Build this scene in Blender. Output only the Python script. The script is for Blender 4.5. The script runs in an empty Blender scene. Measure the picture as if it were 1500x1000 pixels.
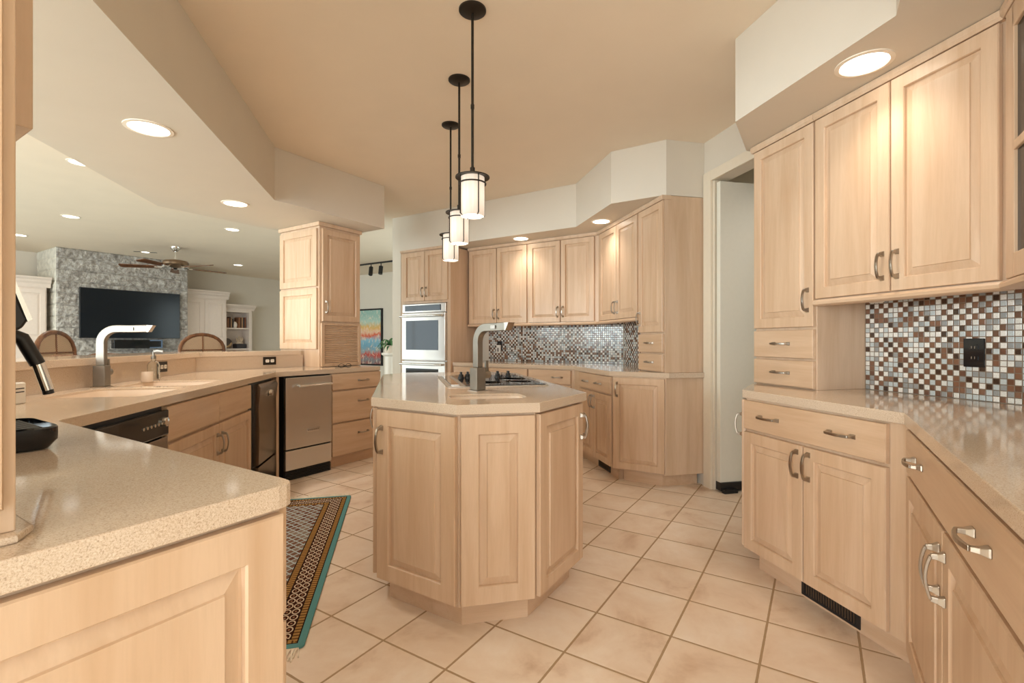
import bpy, bmesh, math, random
from mathutils import Vector, Matrix, noise

S = bpy.context.scene
COL = S.collection
PI = math.pi
random.seed(7)

# ------------------------------------------------------------------ camera
CAM_YAW = math.radians(12.65)
cam = bpy.data.objects.new('camera', bpy.data.cameras.new('camera'))
COL.objects.link(cam)
cam.location = (0, 0, 1.165)
cam.rotation_euler = (PI / 2, 0, -CAM_YAW)
cam.data.sensor_width = 36
cam.data.lens = 36 * 710 / 1500
cam.data.clip_start = 0.05
S.camera = cam

# ------------------------------------------------------------------ world, exposure
S.view_settings.view_transform = 'Standard'
S.view_settings.look = 'None'
S.view_settings.gamma = 1
S.view_settings.use_curve_mapping = False
S.view_settings.exposure = 0.45
W = bpy.data.worlds.new('world')
S.world = W
W.use_nodes = True
wn = W.node_tree
bg = wn.nodes['Background']
bg.inputs['Color'].default_value = (0.80, 0.93, 1.0, 1)
bg.inputs['Strength'].default_value = 2.2
S.cycles.max_bounces = 10
S.cycles.diffuse_bounces = 6
S.cycles.glossy_bounces = 4
S.cycles.sample_clamp_indirect = 6


def lamp(name, kind, loc, rot, energy, color, **kw):
    d = bpy.data.lights.new(name, kind)
    d.energy = energy
    d.color = color
    for k, v in kw.items():
        setattr(d, k, v)
    o = bpy.data.objects.new(name, d)
    o.location = loc
    o.rotation_euler = rot
    COL.objects.link(o)
    return o


# daylight at the left windows, one light each; the rest is added fill
DAY = (0.82, 0.97, 1.0)
for yc, w_ in ((-0.2, 150), (3.0, 125), (6.0, 14)):
    lamp('window_daylight', 'AREA', (-9.12, yc, 1.35), (0, -PI / 2, 0), w_, DAY,
         shape='RECTANGLE', size=2.1, size_y=2.2)
lamp('window_daylight', 'AREA', (-0.1, -2.92, 1.5), (PI / 2, 0, 0), 14, (1.0, 0.95, 0.88),
     shape='RECTANGLE', size=2.6, size_y=1.9)  # unseen source behind the camera, added as weak warm fill
lamp('window_daylight', 'AREA', (-4.6, -2.92, 1.4), (PI / 2, 0, 0), 260, (0.90, 0.97, 1.0),
     shape='RECTANGLE', size=5.6, size_y=2.2)  # unseen rear-left source, added to brighten the kitchen
lamp('window_daylight', 'AREA', (2.0, 8.2, 1.5), (PI / 2, 0, math.radians(135)), 45, DAY,
     shape='RECTANGLE', size=1.6, size_y=1.8)  # hall fill added in mid-air; the wall there has no opening

WARM = (1.0, 0.885, 0.77)
CAN_W = 14          # recessed can in the open
CAN_NEAR = 4.5      # recessed can close to a cabinet front
PEND_W = 7          # pendant bulb


# ------------------------------------------------------------------ node helpers
class NT:
    """small expression helper over a material's node tree"""

    def __init__(s, name):
        s.m = bpy.data.materials.new(name)
        s.m.use_nodes = True
        s.t = s.m.node_tree
        s.b = s.t.nodes['Principled BSDF']

    def n(s, typ, **kw):
        x = s.t.nodes.new(typ)
        for k, v in kw.items():
            setattr(x, k, v)
        return x

    def put(s, sock, v):
        if isinstance(v, bpy.types.NodeSocket):
            s.t.links.new(v, sock)
        elif v is not None:
            sock.default_value = v

    def f(s, op, a, b=None, c=None):
        x = s.n('ShaderNodeMath', operation=op)
        s.put(x.inputs[0], a)
        s.put(x.inputs[1], b)
        if c is not None:
            s.put(x.inputs[2], c)
        return x.outputs[0]

    def coords(s, kind='Object', scale=(1, 1, 1), rot=(0, 0, 0), loc=(0, 0, 0), rnd=False):
        tc = s.n('ShaderNodeTexCoord')
        o = tc.outputs[kind]
        if rnd:
            oi = s.n('ShaderNodeObjectInfo')
            mul = s.n('ShaderNodeVectorMath', operation='SCALE')
            mul.inputs[0].default_value = (13.7, 7.3, 29.1)
            s.t.links.new(oi.outputs['Random'], mul.inputs['Scale'])
            ad = s.n('ShaderNodeVectorMath', operation='ADD')
            s.t.links.new(o, ad.inputs[0])
            s.t.links.new(mul.outputs[0], ad.inputs[1])
            o = ad.outputs[0]
        mp = s.n('ShaderNodeMapping')
        s.t.links.new(o, mp.inputs[0])
        mp.inputs['Location'].default_value = loc
        mp.inputs['Rotation'].default_value = rot
        mp.inputs['Scale'].default_value = scale
        return mp.outputs[0]

    def noise(s, vec, scale=5, detail=3, rough=.5, dist=0):
        x = s.n('ShaderNodeTexNoise')
        s.put(x.inputs['Vector'], vec)
        x.inputs['Scale'].default_value = scale
        x.inputs['Detail'].default_value = detail
        x.inputs['Roughness'].default_value = rough
        x.inputs['Distortion'].default_value = dist
        return x.outputs['Fac']

    def ramp(s, fac, stops, interp='LINEAR'):
        x = s.n('ShaderNodeValToRGB')
        x.color_ramp.interpolation = interp
        e = x.color_ramp.elements
        while len(e) < len(stops):
            e.new(0.5)
        for i, (p, c) in enumerate(stops):
            e[i].position = p
            e[i].color = (*c, 1)
        s.put(x.inputs[0], fac)
        return x.outputs[0]

    def mix(s, fac, a, b, mode='MIX'):
        x = s.n('ShaderNodeMix', data_type='RGBA', blend_type=mode)
        s.put(x.inputs[0], fac)
        for i, v in ((6, a), (7, b)):
            if isinstance(v, tuple) and len(v) == 3:
                v = (*v, 1)
            s.put(x.inputs[i], v)
        return x.outputs[2]

    def sep(s, vec):
        x = s.n('ShaderNodeSeparateXYZ')
        s.put(x.inputs[0], vec)
        return x.outputs

    def comb(s, a, b, c=0.0):
        x = s.n('ShaderNodeCombineXYZ')
        s.put(x.inputs[0], a)
        s.put(x.inputs[1], b)
        s.put(x.inputs[2], c)
        return x.outputs[0]

    def white(s, vec):
        x = s.n('ShaderNodeTexWhiteNoise', noise_dimensions='3D')
        s.put(x.inputs[0], vec)
        return x.outputs['Value']

    def bump(s, h, strength=.3, dist=.002):
        x = s.n('ShaderNodeBump')
        x.inputs['Strength'].default_value = strength
        x.inputs['Distance'].default_value = dist
        s.put(x.inputs['Height'], h)
        s.t.links.new(x.outputs[0], s.b.inputs['Normal'])

    def out(s, color=None, rough=.5, metal=0., spec=None, coat=0., **kw):
        if isinstance(color, tuple):
            color = (*color[:3], 1)
        s.put(s.b.inputs['Base Color'], color)
        s.put(s.b.inputs['Roughness'], rough)
        s.put(s.b.inputs['Metallic'], metal)
        if spec is not None:
            s.b.inputs['Specular IOR Level'].default_value = spec
        if coat:
            s.b.inputs['Coat Weight'].default_value = coat
            s.b.inputs['Coat Roughness'].default_value = .12
        for k, v in kw.items():
            s.put(s.b.inputs[k], v)
        return s.m


def srgb(r, g, b):
    def c(v):
        v /= 255
        return v / 12.92 if v <= .04045 else ((v + .055) / 1.055) ** 2.4
    return (c(r), c(g), c(b))


def plain(name, rgb, rough=.5, metal=0., nz=.06, ns=30, **kw):
    t = NT(name)
    fac = t.noise(t.coords(), ns, 3)
    a = tuple(max(0, c * (1 - nz)) for c in rgb)
    b = tuple(min(1, c * (1 + nz)) for c in rgb)
    return t.out(t.ramp(fac, [(.3, a), (.7, b)]), rough, metal, **kw)


def emit(name, rgb, strength, base=(.9, .9, .9)):
    t = NT(name)
    m = t.out(base, .4)
    t.b.inputs['Emission Color'].default_value = (*rgb, 1)
    t.b.inputs['Emission Strength'].default_value = strength
    return m


def wood(name, light, dark, vert=True, rough=.38):
    t = NT(name)
    sc = (14, 14, 1.1) if vert else (1.1, 14, 14)
    v = t.coords(scale=sc, rnd=True)
    big = t.noise(v, 1.2, 4, .55, .6)
    fine = t.noise(t.coords(scale=tuple(q * 9 for q in sc), rnd=True), 1.5, 2)
    blotch = t.noise(t.coords(scale=(2.2, 2.2, 1.3), rnd=True), 1.6, 2)
    c = t.ramp(big, [(.30, dark), (.62, light)])
    c = t.mix(t.f('MULTIPLY', t.f('SUBTRACT', fine, .42), .35), c, tuple(q * .72 for q in dark))
    c = t.mix(t.f('MULTIPLY', t.f('SUBTRACT', blotch, .5), .25), c, tuple(q * .85 for q in light))
    m = t.out(c, rough, 0, spec=.35, coat=.12)
    t.bump(fine, .05, .001)
    return m


MAPLE_L, MAPLE_D = srgb(213, 184, 155), srgb(200, 167, 135)
M = {}
M['maple'] = wood('maple', MAPLE_L, MAPLE_D)
M['maple_h'] = wood('maple_horizontal', MAPLE_L, MAPLE_D, vert=False)
M['maple_end'] = wood('maple_end_panel', srgb(213, 186, 159), srgb(202, 172, 142))
M['dark_wood'] = wood('dark_wood', srgb(120, 80, 52), srgb(74, 45, 28))


def counter_mat():
    t = NT('speckled_solid_surface')
    v = t.coords()
    f1 = t.noise(v, 420, 2, .6)
    f2 = t.noise(v, 800, 1, .5)
    f3 = t.noise(v, 18, 3)
    c = t.ramp(f1, [(.26, srgb(164, 142, 120)), (.44, srgb(207, 186, 163)), (.60, srgb(215, 197, 176)), (.76, srgb(228, 213, 196))])
    c = t.mix(t.ramp(f2, [(.60, (0, 0, 0)), (.70, (.35, .35, .35))]), c, srgb(140, 116, 92))
    c = t.mix(t.f('MULTIPLY', f3, .12), c, srgb(190, 160, 126))
    return t.out(c, .09, 0, spec=.5)


M['counter'] = counter_mat()
M['sink'] = plain('bone_solid_surface', srgb(222, 202, 180), .3, nz=.02)


def tile_mat():
    t = NT('ceramic_floor_tile')
    P_ = .3135
    xs = t.sep(t.coords())
    x, y = xs[0], xs[1]
    r = 2 ** -.5
    u = t.f('DIVIDE', t.f('SUBTRACT', t.f('MULTIPLY', t.f('ADD', x, y), r), 2.582), P_)
    v = t.f('DIVIDE', t.f('SUBTRACT', t.f('MULTIPLY', t.f('SUBTRACT', y, x), r), .808), P_)
    cell = t.comb(t.f('FLOOR', u), t.f('FLOOR', v))

    def edge(q):
        fr = t.f('FRACT', q)
        return t.f('MINIMUM', fr, t.f('SUBTRACT', 1.0, fr))
    wob = t.f('MULTIPLY', t.f('SUBTRACT', t.noise(t.coords(), 40, 2), .5), .006)
    e = t.f('ADD', t.f('MINIMUM', edge(u), edge(v)), wob)
    grout = t.f('LESS_THAN', e, .0140)
    rnd = t.white(cell)
    off = t.n('ShaderNodeVectorMath', operation='MULTIPLY_ADD')
    t.put(off.inputs[0], cell)
    off.inputs[1].default_value = (3.7, 5.1, 0)
    t.put(off.inputs[2], t.coords())
    mot = t.noise(off.outputs[0], 3.2, 5, .6, .5)
    mot2 = t.noise(off.outputs[0], 22, 4, .6)
    c = t.ramp(mot, [(.26, srgb(200, 170, 142)), (.42, srgb(230, 210, 188)), (.56, srgb(238, 222, 203)), (.74, srgb(244, 233, 219))])
    c = t.mix(t.f('MULTIPLY', rnd, .30), c, srgb(224, 200, 174))
    c = t.mix(t.f('MULTIPLY', t.f('SUBTRACT', mot2, .4), .3), c, srgb(198, 166, 134))
    c = t.mix(grout, c, srgb(172, 145, 112))
    m = t.out(c, t.f('ADD', t.f('MULTIPLY', grout, .45), t.f('ADD', .30, t.f('MULTIPLY', mot2, .2))), 0, spec=.4)
    hgt = t.f('ADD', t.f('SMOOTH_MIN', e, .035, .01), t.f('MULTIPLY', mot2, .006))
    t.bump(hgt, .5, .06)
    return m


M['tile'] = tile_mat()


def mosaic_mat():
    t = NT('glass_mosaic_tile')
    P_ = .0245
    xs = t.sep(t.coords())
    u = t.f('DIVIDE', xs[0], P_)
    v = t.f('DIVIDE', xs[2], P_)
    cu, cv = t.f('FLOOR', u), t.f('FLOOR', v)
    cell = t.comb(cu, cv)

    def edge(q):
        fr = t.f('FRACT', q)
        return t.f('MINIMUM', fr, t.f('SUBTRACT', 1.0, fr))
    e = t.f('MINIMUM', edge(u), edge(v))
    grout = t.f('LESS_THAN', e, .075)
    rnd = t.white(cell)
    alt = t.f('MODULO', t.f('ADD', cu, t.f('MULTIPLY', cv, 1.0)), 2.0)
    alt = t.f('ABSOLUTE', alt)
    rn = t.f('ADD', t.f('MULTIPLY', rnd, .66), t.f('MULTIPLY', alt, .34))
    veins = t.noise(t.coords(scale=(1, 1, 1)), 240, 3, .7)
    c = t.ramp(rn, [(0, srgb(58, 40, 30)), (.10, srgb(104, 70, 52)), (.28, srgb(128, 90, 68)), (.40, srgb(150, 154, 154)),
                    (.48, srgb(196, 206, 208)), (.62, srgb(228, 228, 222)), (.80, srgb(240, 238, 232))], 'CONSTANT')
    c = t.mix(t.f('MULTIPLY', t.f('SUBTRACT', veins, .42), 1.1), c, srgb(112, 84, 66))
    c = t.mix(grout, c, srgb(120, 102, 84))
    m = t.out(c, t.f('ADD', .12, t.f('MULTIPLY', grout, .6)), 0, spec=.6)
    t.bump(t.f('SMOOTH_MIN', e, .14, .04), .5, .012)
    return m


M['mosaic'] = mosaic_mat()
M['paint'] = plain('wall_paint', srgb(217, 209, 195), .75, nz=.015, ns=3)
M['ceiling'] = plain('ceiling_paint', srgb(240, 226, 206), .8, nz=.015, ns=3)
M['trim_white'] = plain('trim_paint', srgb(226, 214, 194), .45, nz=.015)
M['door_white'] = plain('door_paint', srgb(226, 222, 208), .45, nz=.01)
M['cab_white'] = plain('white_cabinet_paint', srgb(224, 210, 198), .5, nz=.02)
M['black'] = plain('black_plastic', (.012, .012, .013), .35)
M['black_gloss'] = plain('black_gloss', (.008, .009, .011), .06, nz=.02)
M['screen'] = plain('screen_glass', (.006, .009, .013), .18, nz=.02, spec=.25)
M['rubber'] = plain('dark_shadow_gap', (.015, .012, .01), .8)  # near-black standing in for the shade inside receptacle slots
M['bronze'] = plain('oil_rubbed_bronze', (.035, .028, .022), .42, .7)
M['pewter'] = plain('antique_pewter', (.42, .37, .31), .28, 1.0)
M['chrome'] = plain('chrome', (.78, .78, .76), .08, 1.0, nz=.02)
M['vent'] = plain('vent_bronze', (.10, .065, .04), .5, .4)
M['white_plastic'] = plain('white_plastic', srgb(236, 230, 220), .4, nz=.01)
M['ceramic'] = plain('white_ceramic', srgb(236, 222, 206), .25, nz=.01)


def steel_mat(name, rgb=(.64, .61, .57), rough=.32, sc=(160, 2, 2)):
    t = NT(name)
    f = t.noise(t.coords(scale=sc), 3, 2)
    m = t.out(rgb, t.f('ADD', rough - .02, t.f('MULTIPLY', f, .05)), 1.0)
    return m


M['steel'] = steel_mat('brushed_stainless')
M['dark_steel'] = steel_mat('dark_stainless', (.32, .28, .24), .24)


def stone_mat():
    t = NT('split_face_stone')
    v = t.coords()
    a = t.noise(v, 14, 5, .65, .5)
    b = t.noise(v, 60, 4, .6)
    c = t.ramp(a, [(.32, srgb(118, 112, 106)), (.5, srgb(172, 167, 160)), (.68, srgb(212, 210, 205))])
    c = t.mix(t.f('MULTIPLY', b, .4), c, srgb(146, 138, 130))
    m = t.out(c, .85)
    t.bump(b, .6, .02)
    return m


M['stone'] = stone_mat()


def cane_mat():
    t = NT('woven_cane')
    xs = t.sep(t.coords())
    ch = t.f('MULTIPLY', t.f('SINE', t.f('MULTIPLY', xs[0], 420)), t.f('SINE', t.f('MULTIPLY', xs[2], 420)))
    return t.out(t.ramp(t.f('ADD', t.f('MULTIPLY', ch, .5), .5), [(.3, srgb(120, 96, 74)), (.6, srgb(190, 166, 138))]), .7)


M['cane'] = cane_mat()


def rug_mat(hw, hl):
    t = NT('woven_wool_rug')
    xs = t.sep(t.coords())
    x, y = xs[0], xs[1]
    dx = t.f('SUBTRACT', hw, t.f('ABSOLUTE', x))
    dy = t.f('SUBTRACT', hl, t.f('ABSOLUTE', y))
    e = t.f('MINIMUM', dx, dy)
    side = t.f('LESS_THAN', dx, dy)
    along = t.f('ADD', t.f('MULTIPLY', side, y), t.f('MULTIPLY', t.f('SUBTRACT', 1.0, side), x))
    # octagon chain in the border band
    bu = t.f('SUBTRACT', t.f('FRACT', t.f('DIVIDE', t.f('SUBTRACT', e, .060), .036)), .5)
    bv = t.f('SUBTRACT', t.f('FRACT', t.f('DIVIDE', along, .046)), .5)
    rr = t.f('SQRT', t.f('ADD', t.f('MULTIPLY', bu, bu), t.f('MULTIPLY', bv, bv)))
    ring = t.f('MULTIPLY', t.f('GREATER_THAN', rr, .33), t.f('LESS_THAN', rr, .47))
    dot = t.f('LESS_THAN', rr, .12)
    border = t.mix(ring, srgb(62, 30, 22), srgb(226, 206, 178))
    border = t.mix(dot, border, srgb(168, 120, 92))
    # guard stripes
    gd = t.f('LESS_THAN', t.f('ABSOLUTE', t.f('SUBTRACT', t.f('FRACT', t.f('DIVIDE', along, .021)), .5)), .17)
    gold = t.mix(gd, srgb(178, 136, 78), srgb(96, 62, 36))
    # diamond lattice field
    p = t.f('ADD', t.f('DIVIDE', x, .052), t.f('DIVIDE', y, .060))
    q = t.f('SUBTRACT', t.f('DIVIDE', x, .052), t.f('DIVIDE', y, .060))

    def ln(s_):
        return t.f('LESS_THAN', t.f('ABSOLUTE', t.f('SUBTRACT', t.f('FRACT', s_), .5)), .10)
    lat = t.f('MAXIMUM', ln(p), ln(q))
    rnd = t.white(t.comb(t.f('FLOOR', t.f('ADD', p, .5)), t.f('FLOOR', t.f('ADD', q, .5))))
    fld = t.ramp(rnd, [(0, srgb(128, 96, 78)), (.5, srgb(146, 128, 112)), (.8, srgb(112, 74, 58))], 'CONSTANT')
    fld = t.mix(lat, fld, srgb(186, 200, 198))

    def lt(k):
        return t.f('LESS_THAN', e, k)
    dk = srgb(40, 24, 20)
    c = fld
    c = t.mix(lt(.172), c, dk)
    c = t.mix(lt(.166), c, gold)
    c = t.mix(lt(.138), c, dk)
    c = t.mix(lt(.132), c, border)
    c = t.mix(lt(.060), c, dk)
    c = t.mix(lt(.055), c, gold)
    c = t.mix(lt(.031), c, dk)
    c = t.mix(lt(.026), c, srgb(100, 158, 158))
    n_ = t.noise(t.coords(), 400, 2)
    c = t.mix(t.f('MULTIPLY', n_, .25), c, dk)
    m = t.out(c, .95, 0, spec=.1)
    t.bump(n_, .5, .004)
    return m


def art_mat():
    t = NT('abstract_canvas')
    xs = t.sep(t.coords())
    z = t.f('DIVIDE', xs[2], 1.28)
    n1 = t.noise(t.coords(scale=(6, 1, 3)), 1.6, 4, .6, 1.2)
    n2 = t.noise(t.coords(scale=(10, 1, 5)), 1.7, 3, .6, .6)
    zz = t.f('ADD', z, t.f('MULTIPLY', t.f('SUBTRACT', n1, .5), .24))
    c = t.ramp(zz, [(.02, srgb(150, 90, 84)), (.10, srgb(120, 130, 134)), (.20, srgb(196, 72, 56)), (.27, srgb(150, 160, 162)),
                    (.36, srgb(112, 164, 188)), (.48, srgb(140, 186, 204)), (.55, srgb(214, 92, 54)), (.63, srgb(228, 190, 160)),
                    (.70, srgb(222, 176, 96)), (.80, srgb(178, 204, 190)), (.97, srgb(150, 186, 176))])
    c = t.mix(t.f('MULTIPLY', t.f('GREATER_THAN', n2, .58), .6), c, srgb(230, 214, 190))
    return t.out(c, .6)


M['art'] = art_mat()
M['frosted'] = None


def shade_mat():
    t = NT('lit_frosted_glass')
    xs = t.sep(t.coords())
    st = t.noise(t.coords(scale=(60, 60, 4)), 2, 3)
    c = t.ramp(st, [(.3, (1.0, .76, .55)), (.7, (1.0, .86, .70))])
    m = t.out((.30, .27, .24), .35)
    z = t.f('MULTIPLY', t.f('ADD', xs[2], .11), 9.0)
    g = t.f('POWER', 2.718, t.f('MULTIPLY', t.f('MULTIPLY', z, z), -1.6))
    t.put(t.b.inputs['Emission Color'], c)
    t.put(t.b.inputs['Emission Strength'], t.f('ADD', .36, t.f('MULTIPLY', g, .34)))
    return m


M['shade'] = shade_mat()
M['lens'] = emit('lit_can_lens', (1.0, .93, .82), 6.0)
M['day_lens'] = emit('lit_can_lens_white', (1.0, .96, .88), 3.0)
M['can_white'] = plain('can_trim_white', srgb(240, 230, 214), .5, nz=.01)


def glass_mat(name, rgb=(1, 1, 1), rough=.02):
    t = NT(name)
    m = t.out(rgb, rough)
    t.b.inputs['Transmission Weight'].default_value = 1.0
    t.b.inputs['IOR'].default_value = 1.45
    return m


M['clear_glass'] = glass_mat('clear_glass', (.95, .97, .95))
M['leaf'] = plain('palm_leaf', srgb(70, 118, 70), .5, nz=.3)
BOOKS = [plain('book_cloth', srgb(*c), .7) for c in
         ((96, 62, 44), (140, 96, 66), (70, 48, 40), (168, 132, 96), (54, 50, 52), (120, 70, 48))]

# ------------------------------------------------------------------ mesh helpers
MW = {}


def xf(loc, rz):
    return Matrix.Translation(Vector(loc)) @ Matrix.Rotation(rz, 4, 'Z')


def tag(o, label=None, cat=None, group=None, kind=None):
    for k, v in (('label', label), ('category', cat), ('group', group), ('kind', kind)):
        if v:
            o[k] = v
    return o


def thing(name, label, cat, loc=(0, 0, 0), rz=0.0, group=None):
    o = bpy.data.objects.new(name, None)
    o.empty_display_size = .1
    COL.objects.link(o)
    o.location = loc
    o.rotation_euler = (0, 0, rz)
    MW[o] = xf(loc, rz)
    return tag(o, label, cat, group)


def mk(name, bm, mat, parent=None, loc=(0, 0, 0), rz=0.0, world=False, bevel=0, smooth=False, mesh=None, recenter=False):
    """link a bmesh as ONE object. world=True: the bmesh is in world coordinates."""
    if mesh is None:
        bmesh.ops.recalc_face_normals(bm, faces=bm.faces)
        if world:
            if parent:
                bm.transform(MW[parent].inverted())
            elif recenter:
                xs = [v.co for v in bm.verts]
                c = Vector(((min(v.x for v in xs) + max(v.x for v in xs)) / 2,
                            (min(v.y for v in xs) + max(v.y for v in xs)) / 2, min(v.z for v in xs)))
                bm.transform(Matrix.Translation(-c))
                loc = c
        mesh = bpy.data.meshes.new(name)
        bm.to_mesh(mesh)
        bm.free()
        mesh.materials.append(mat)
        if smooth:
            for p in mesh.polygons:
                p.use_smooth = True
            try:
                mesh.set_sharp_from_angle(angle=math.radians(40))
            except Exception:
                pass
    o = bpy.data.objects.new(name, mesh)
    COL.objects.link(o)
    o.location = loc
    o.rotation_euler = (0, 0, rz)
    MW[o] = (MW[parent] if parent else Matrix()) @ xf(loc, rz)
    if parent:
        o.parent = parent
    if bevel:
        md = o.modifiers.new('bevel', 'BEVEL')
        md.width = bevel
        md.segments = 2
        md.limit_method = 'ANGLE'
        md.angle_limit = math.radians(35)
    return o


def box(x0, x1, y0, y1, z0, z1, bm=None):
    bm = bm or bmesh.new()
    v = [bm.verts.new((x, y, z)) for z in (z0, z1) for y in (y0, y1) for x in (x0, x1)]
    for f in ((0, 1, 3, 2), (4, 5, 7, 6), (0, 1, 5, 4), (2, 3, 7, 6), (0, 2, 6, 4), (1, 3, 7, 5)):
        bm.faces.new([v[i] for i in f])
    return bm


def prism(poly, z0, z1, bm=None):
    bm = bm or bmesh.new()
    a = [bm.verts.new((p[0], p[1], z0)) for p in poly]
    b = [bm.verts.new((p[0], p[1], z1)) for p in poly]
    bm.faces.new(a)
    bm.faces.new(b)
    n = len(poly)
    for i in range(n):
        bm.faces.new((a[i], a[(i + 1) % n], b[(i + 1) % n], b[i]))
    return bm


def extrude_yz(prof, x0, x1, bm=None):
    """profile [(y,z)] extruded along x"""
    bm = bm or bmesh.new()
    a = [bm.verts.new((x0, p[0], p[1])) for p in prof]
    b = [bm.verts.new((x1, p[0], p[1])) for p in prof]
    bm.faces.new(a)
    bm.faces.new(b)
    n = len(prof)
    for i in range(n):
        bm.faces.new((a[i], a[(i + 1) % n], b[(i + 1) % n], b[i]))
    return bm


def lathe(prof, seg=24, bm=None, c=(0, 0, 0)):
    bm = bm or bmesh.new()
    rings = []
    for r, z in prof:
        rings.append([bm.verts.new((c[0] + r * math.cos(2 * PI * i / seg), c[1] + r * math.sin(2 * PI * i / seg), c[2] + z)) for i in range(seg)])
    for A, B in zip(rings, rings[1:]):
        for i in range(seg):
            bm.faces.new((A[i], A[(i + 1) % seg], B[(i + 1) % seg], B[i]))
    if prof[0][0] > 1e-4:
        bm.faces.new(rings[0])
    if prof[-1][0] > 1e-4:
        bm.faces.new(rings[-1])
    bmesh.ops.remove_doubles(bm, verts=bm.verts, dist=1e-6)
    return bm


def sweep(pts, sec, bm=None, up=(0, 0, 1), scales=None, cap=True):
    """sweep a closed section [(a,b)] along pts; a = sideways, b = 'up' side of the path"""
    bm = bm or bmesh.new()
    pts = [Vector(p) for p in pts]
    up = Vector(up)
    rings = []
    for i, p in enumerate(pts):
        d = (pts[min(i + 1, len(pts) - 1)] - pts[max(i - 1, 0)]).normalized()
        s_ = d.cross(up)
        if s_.length < 1e-4:
            s_ = d.cross(Vector((0, 1, 0)))
        s_.normalize()
        n = s_.cross(d).normalized()
        k = scales[i] if scales else 1
        rings.append([bm.verts.new(p + s_ * a * k + n * b * k) for a, b in sec])
    m = len(sec)
    for A, B in zip(rings, rings[1:]):
        for i in range(m):
            bm.faces.new((A[i], A[(i + 1) % m], B[(i + 1) % m], B[i]))
    if cap:
        bm.faces.new(rings[0])
        bm.faces.new(rings[-1])
    return bm


def circ(r, n=10):
    return [(r * math.cos(2 * PI * i / n), r * math.sin(2 * PI * i / n)) for i in range(n)]


def rect(a, b):
    return [(-a / 2, -b / 2), (a / 2, -b / 2), (a / 2, b / 2), (-a / 2, b / 2)]


def tube(pts, r, n=10, bm=None, up=(0, 0, 1)):
    return sweep(pts, circ(r, n), bm, up)


def arc(cx, cy, r, a0, a1, n=8):
    return [(cx + r * math.cos(a0 + (a1 - a0) * i / n), cy + r * math.sin(a0 + (a1 - a0) * i / n)) for i in range(n + 1)]


def rounded(poly, rad, n=5):
    """poly with every corner rounded (rad may be a list)"""
    out = []
    N = len(poly)
    for i in range(N):
        r = rad[i] if isinstance(rad, (list, tuple)) else rad
        p = Vector(poly[i])
        if not r:
            out.append(tuple(p))
            continue
        a = (Vector(poly[i - 1]) - p).normalized()
        b = (Vector(poly[(i + 1) % N]) - p).normalized()
        for k in range(n + 1):
            t_ = k / n
            out.append(tuple(p + a * r * (1 - t_) ** 2 + b * r * t_ ** 2))
    return out


def slab_mesh(name, poly, z0, z1, mat, holes=(), bev=.0022):
    """flat slab with holes and eased edges, as a mesh object at the outline's centre"""
    cx = sum(p[0] for p in poly) / len(poly)
    cy = sum(p[1] for p in poly) / len(poly)
    cu = bpy.data.curves.new(name, 'CURVE')
    cu.dimensions = '2D'
    cu.fill_mode = 'BOTH'
    cu.extrude = (z1 - z0) / 2 - bev
    cu.bevel_depth = bev
    cu.bevel_resolution = 1
    cu.offset = -bev
    for pl in (poly, *holes):
        sp = cu.splines.new('POLY')
        sp.points.add(len(pl) - 1)
        for i, p in enumerate(pl):
            sp.points[i].co = (p[0] - cx, p[1] - cy, 0, 1)
        sp.use_cyclic_u = True
    co = bpy.data.objects.new(name + '_outline', cu)
    COL.objects.link(co)
    dg = bpy.context.evaluated_depsgraph_get()
    me = bpy.data.meshes.new_from_object(co.evaluated_get(dg))
    bpy.data.objects.remove(co)
    bpy.data.curves.remove(cu)
    me.name = name
    for p_ in me.polygons:
        p_.use_smooth = False
    me.materials.clear()
    me.materials.append(mat)
    o = bpy.data.objects.new(name, me)
    COL.objects.link(o)
    o.location = (cx, cy, (z0 + z1) / 2)
    MW[o] = Matrix.Translation(o.location)
    return o


def structure(name, bm, mat, parent=None, **kw):
    o = mk(name, bm, mat, parent, **kw)
    if parent is None:
        o['kind'] = 'structure'
    return o


def ang(p0, p1):
    return math.atan2(p1[1] - p0[1], p1[0] - p0[0])


def along(p0, p1, u, v=0.0):
    """world point u metres along p0->p1, v metres behind the face"""
    d = Vector((p1[0] - p0[0], p1[1] - p0[1])).normalized()
    n = Vector((-d.y, d.x))
    q = Vector(p0[:2]) + d * u + n * v
    return (q.x, q.y)


def dist(p0, p1):
    return math.hypot(p1[0] - p0[0], p1[1] - p0[1])


# ------------------------------------------------------------------ cabinet fronts
def panel_bm(w, h, t=.02, fw=.058, raised=True):
    bm = bmesh.new()
    g = .0015
    rings = [(g, 0), (g, -t + .004), (.004, -t)]
    if raised and min(w, h) > 2 * fw + .09:
        rings += [(fw - .003, -t), (fw, -t + .004), (fw + .001, -t + .014), (fw + .006, -t + .014), (fw + .032, -t + .006), (fw + .0335, -t + .001)]
    prev = None
    for ins, y in rings:
        r = [bm.verts.new(p) for p in ((ins, y, ins), (w - ins, y, ins), (w - ins, y, h - ins), (ins, y, h - ins))]
        if prev is None:
            bm.faces.new(r)
        else:
            for i in range(4):
                bm.faces.new((prev[i], prev[(i + 1) % 4], r[(i + 1) % 4], r[i]))
        prev = r
    bm.faces.new(prev)
    return bm


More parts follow.
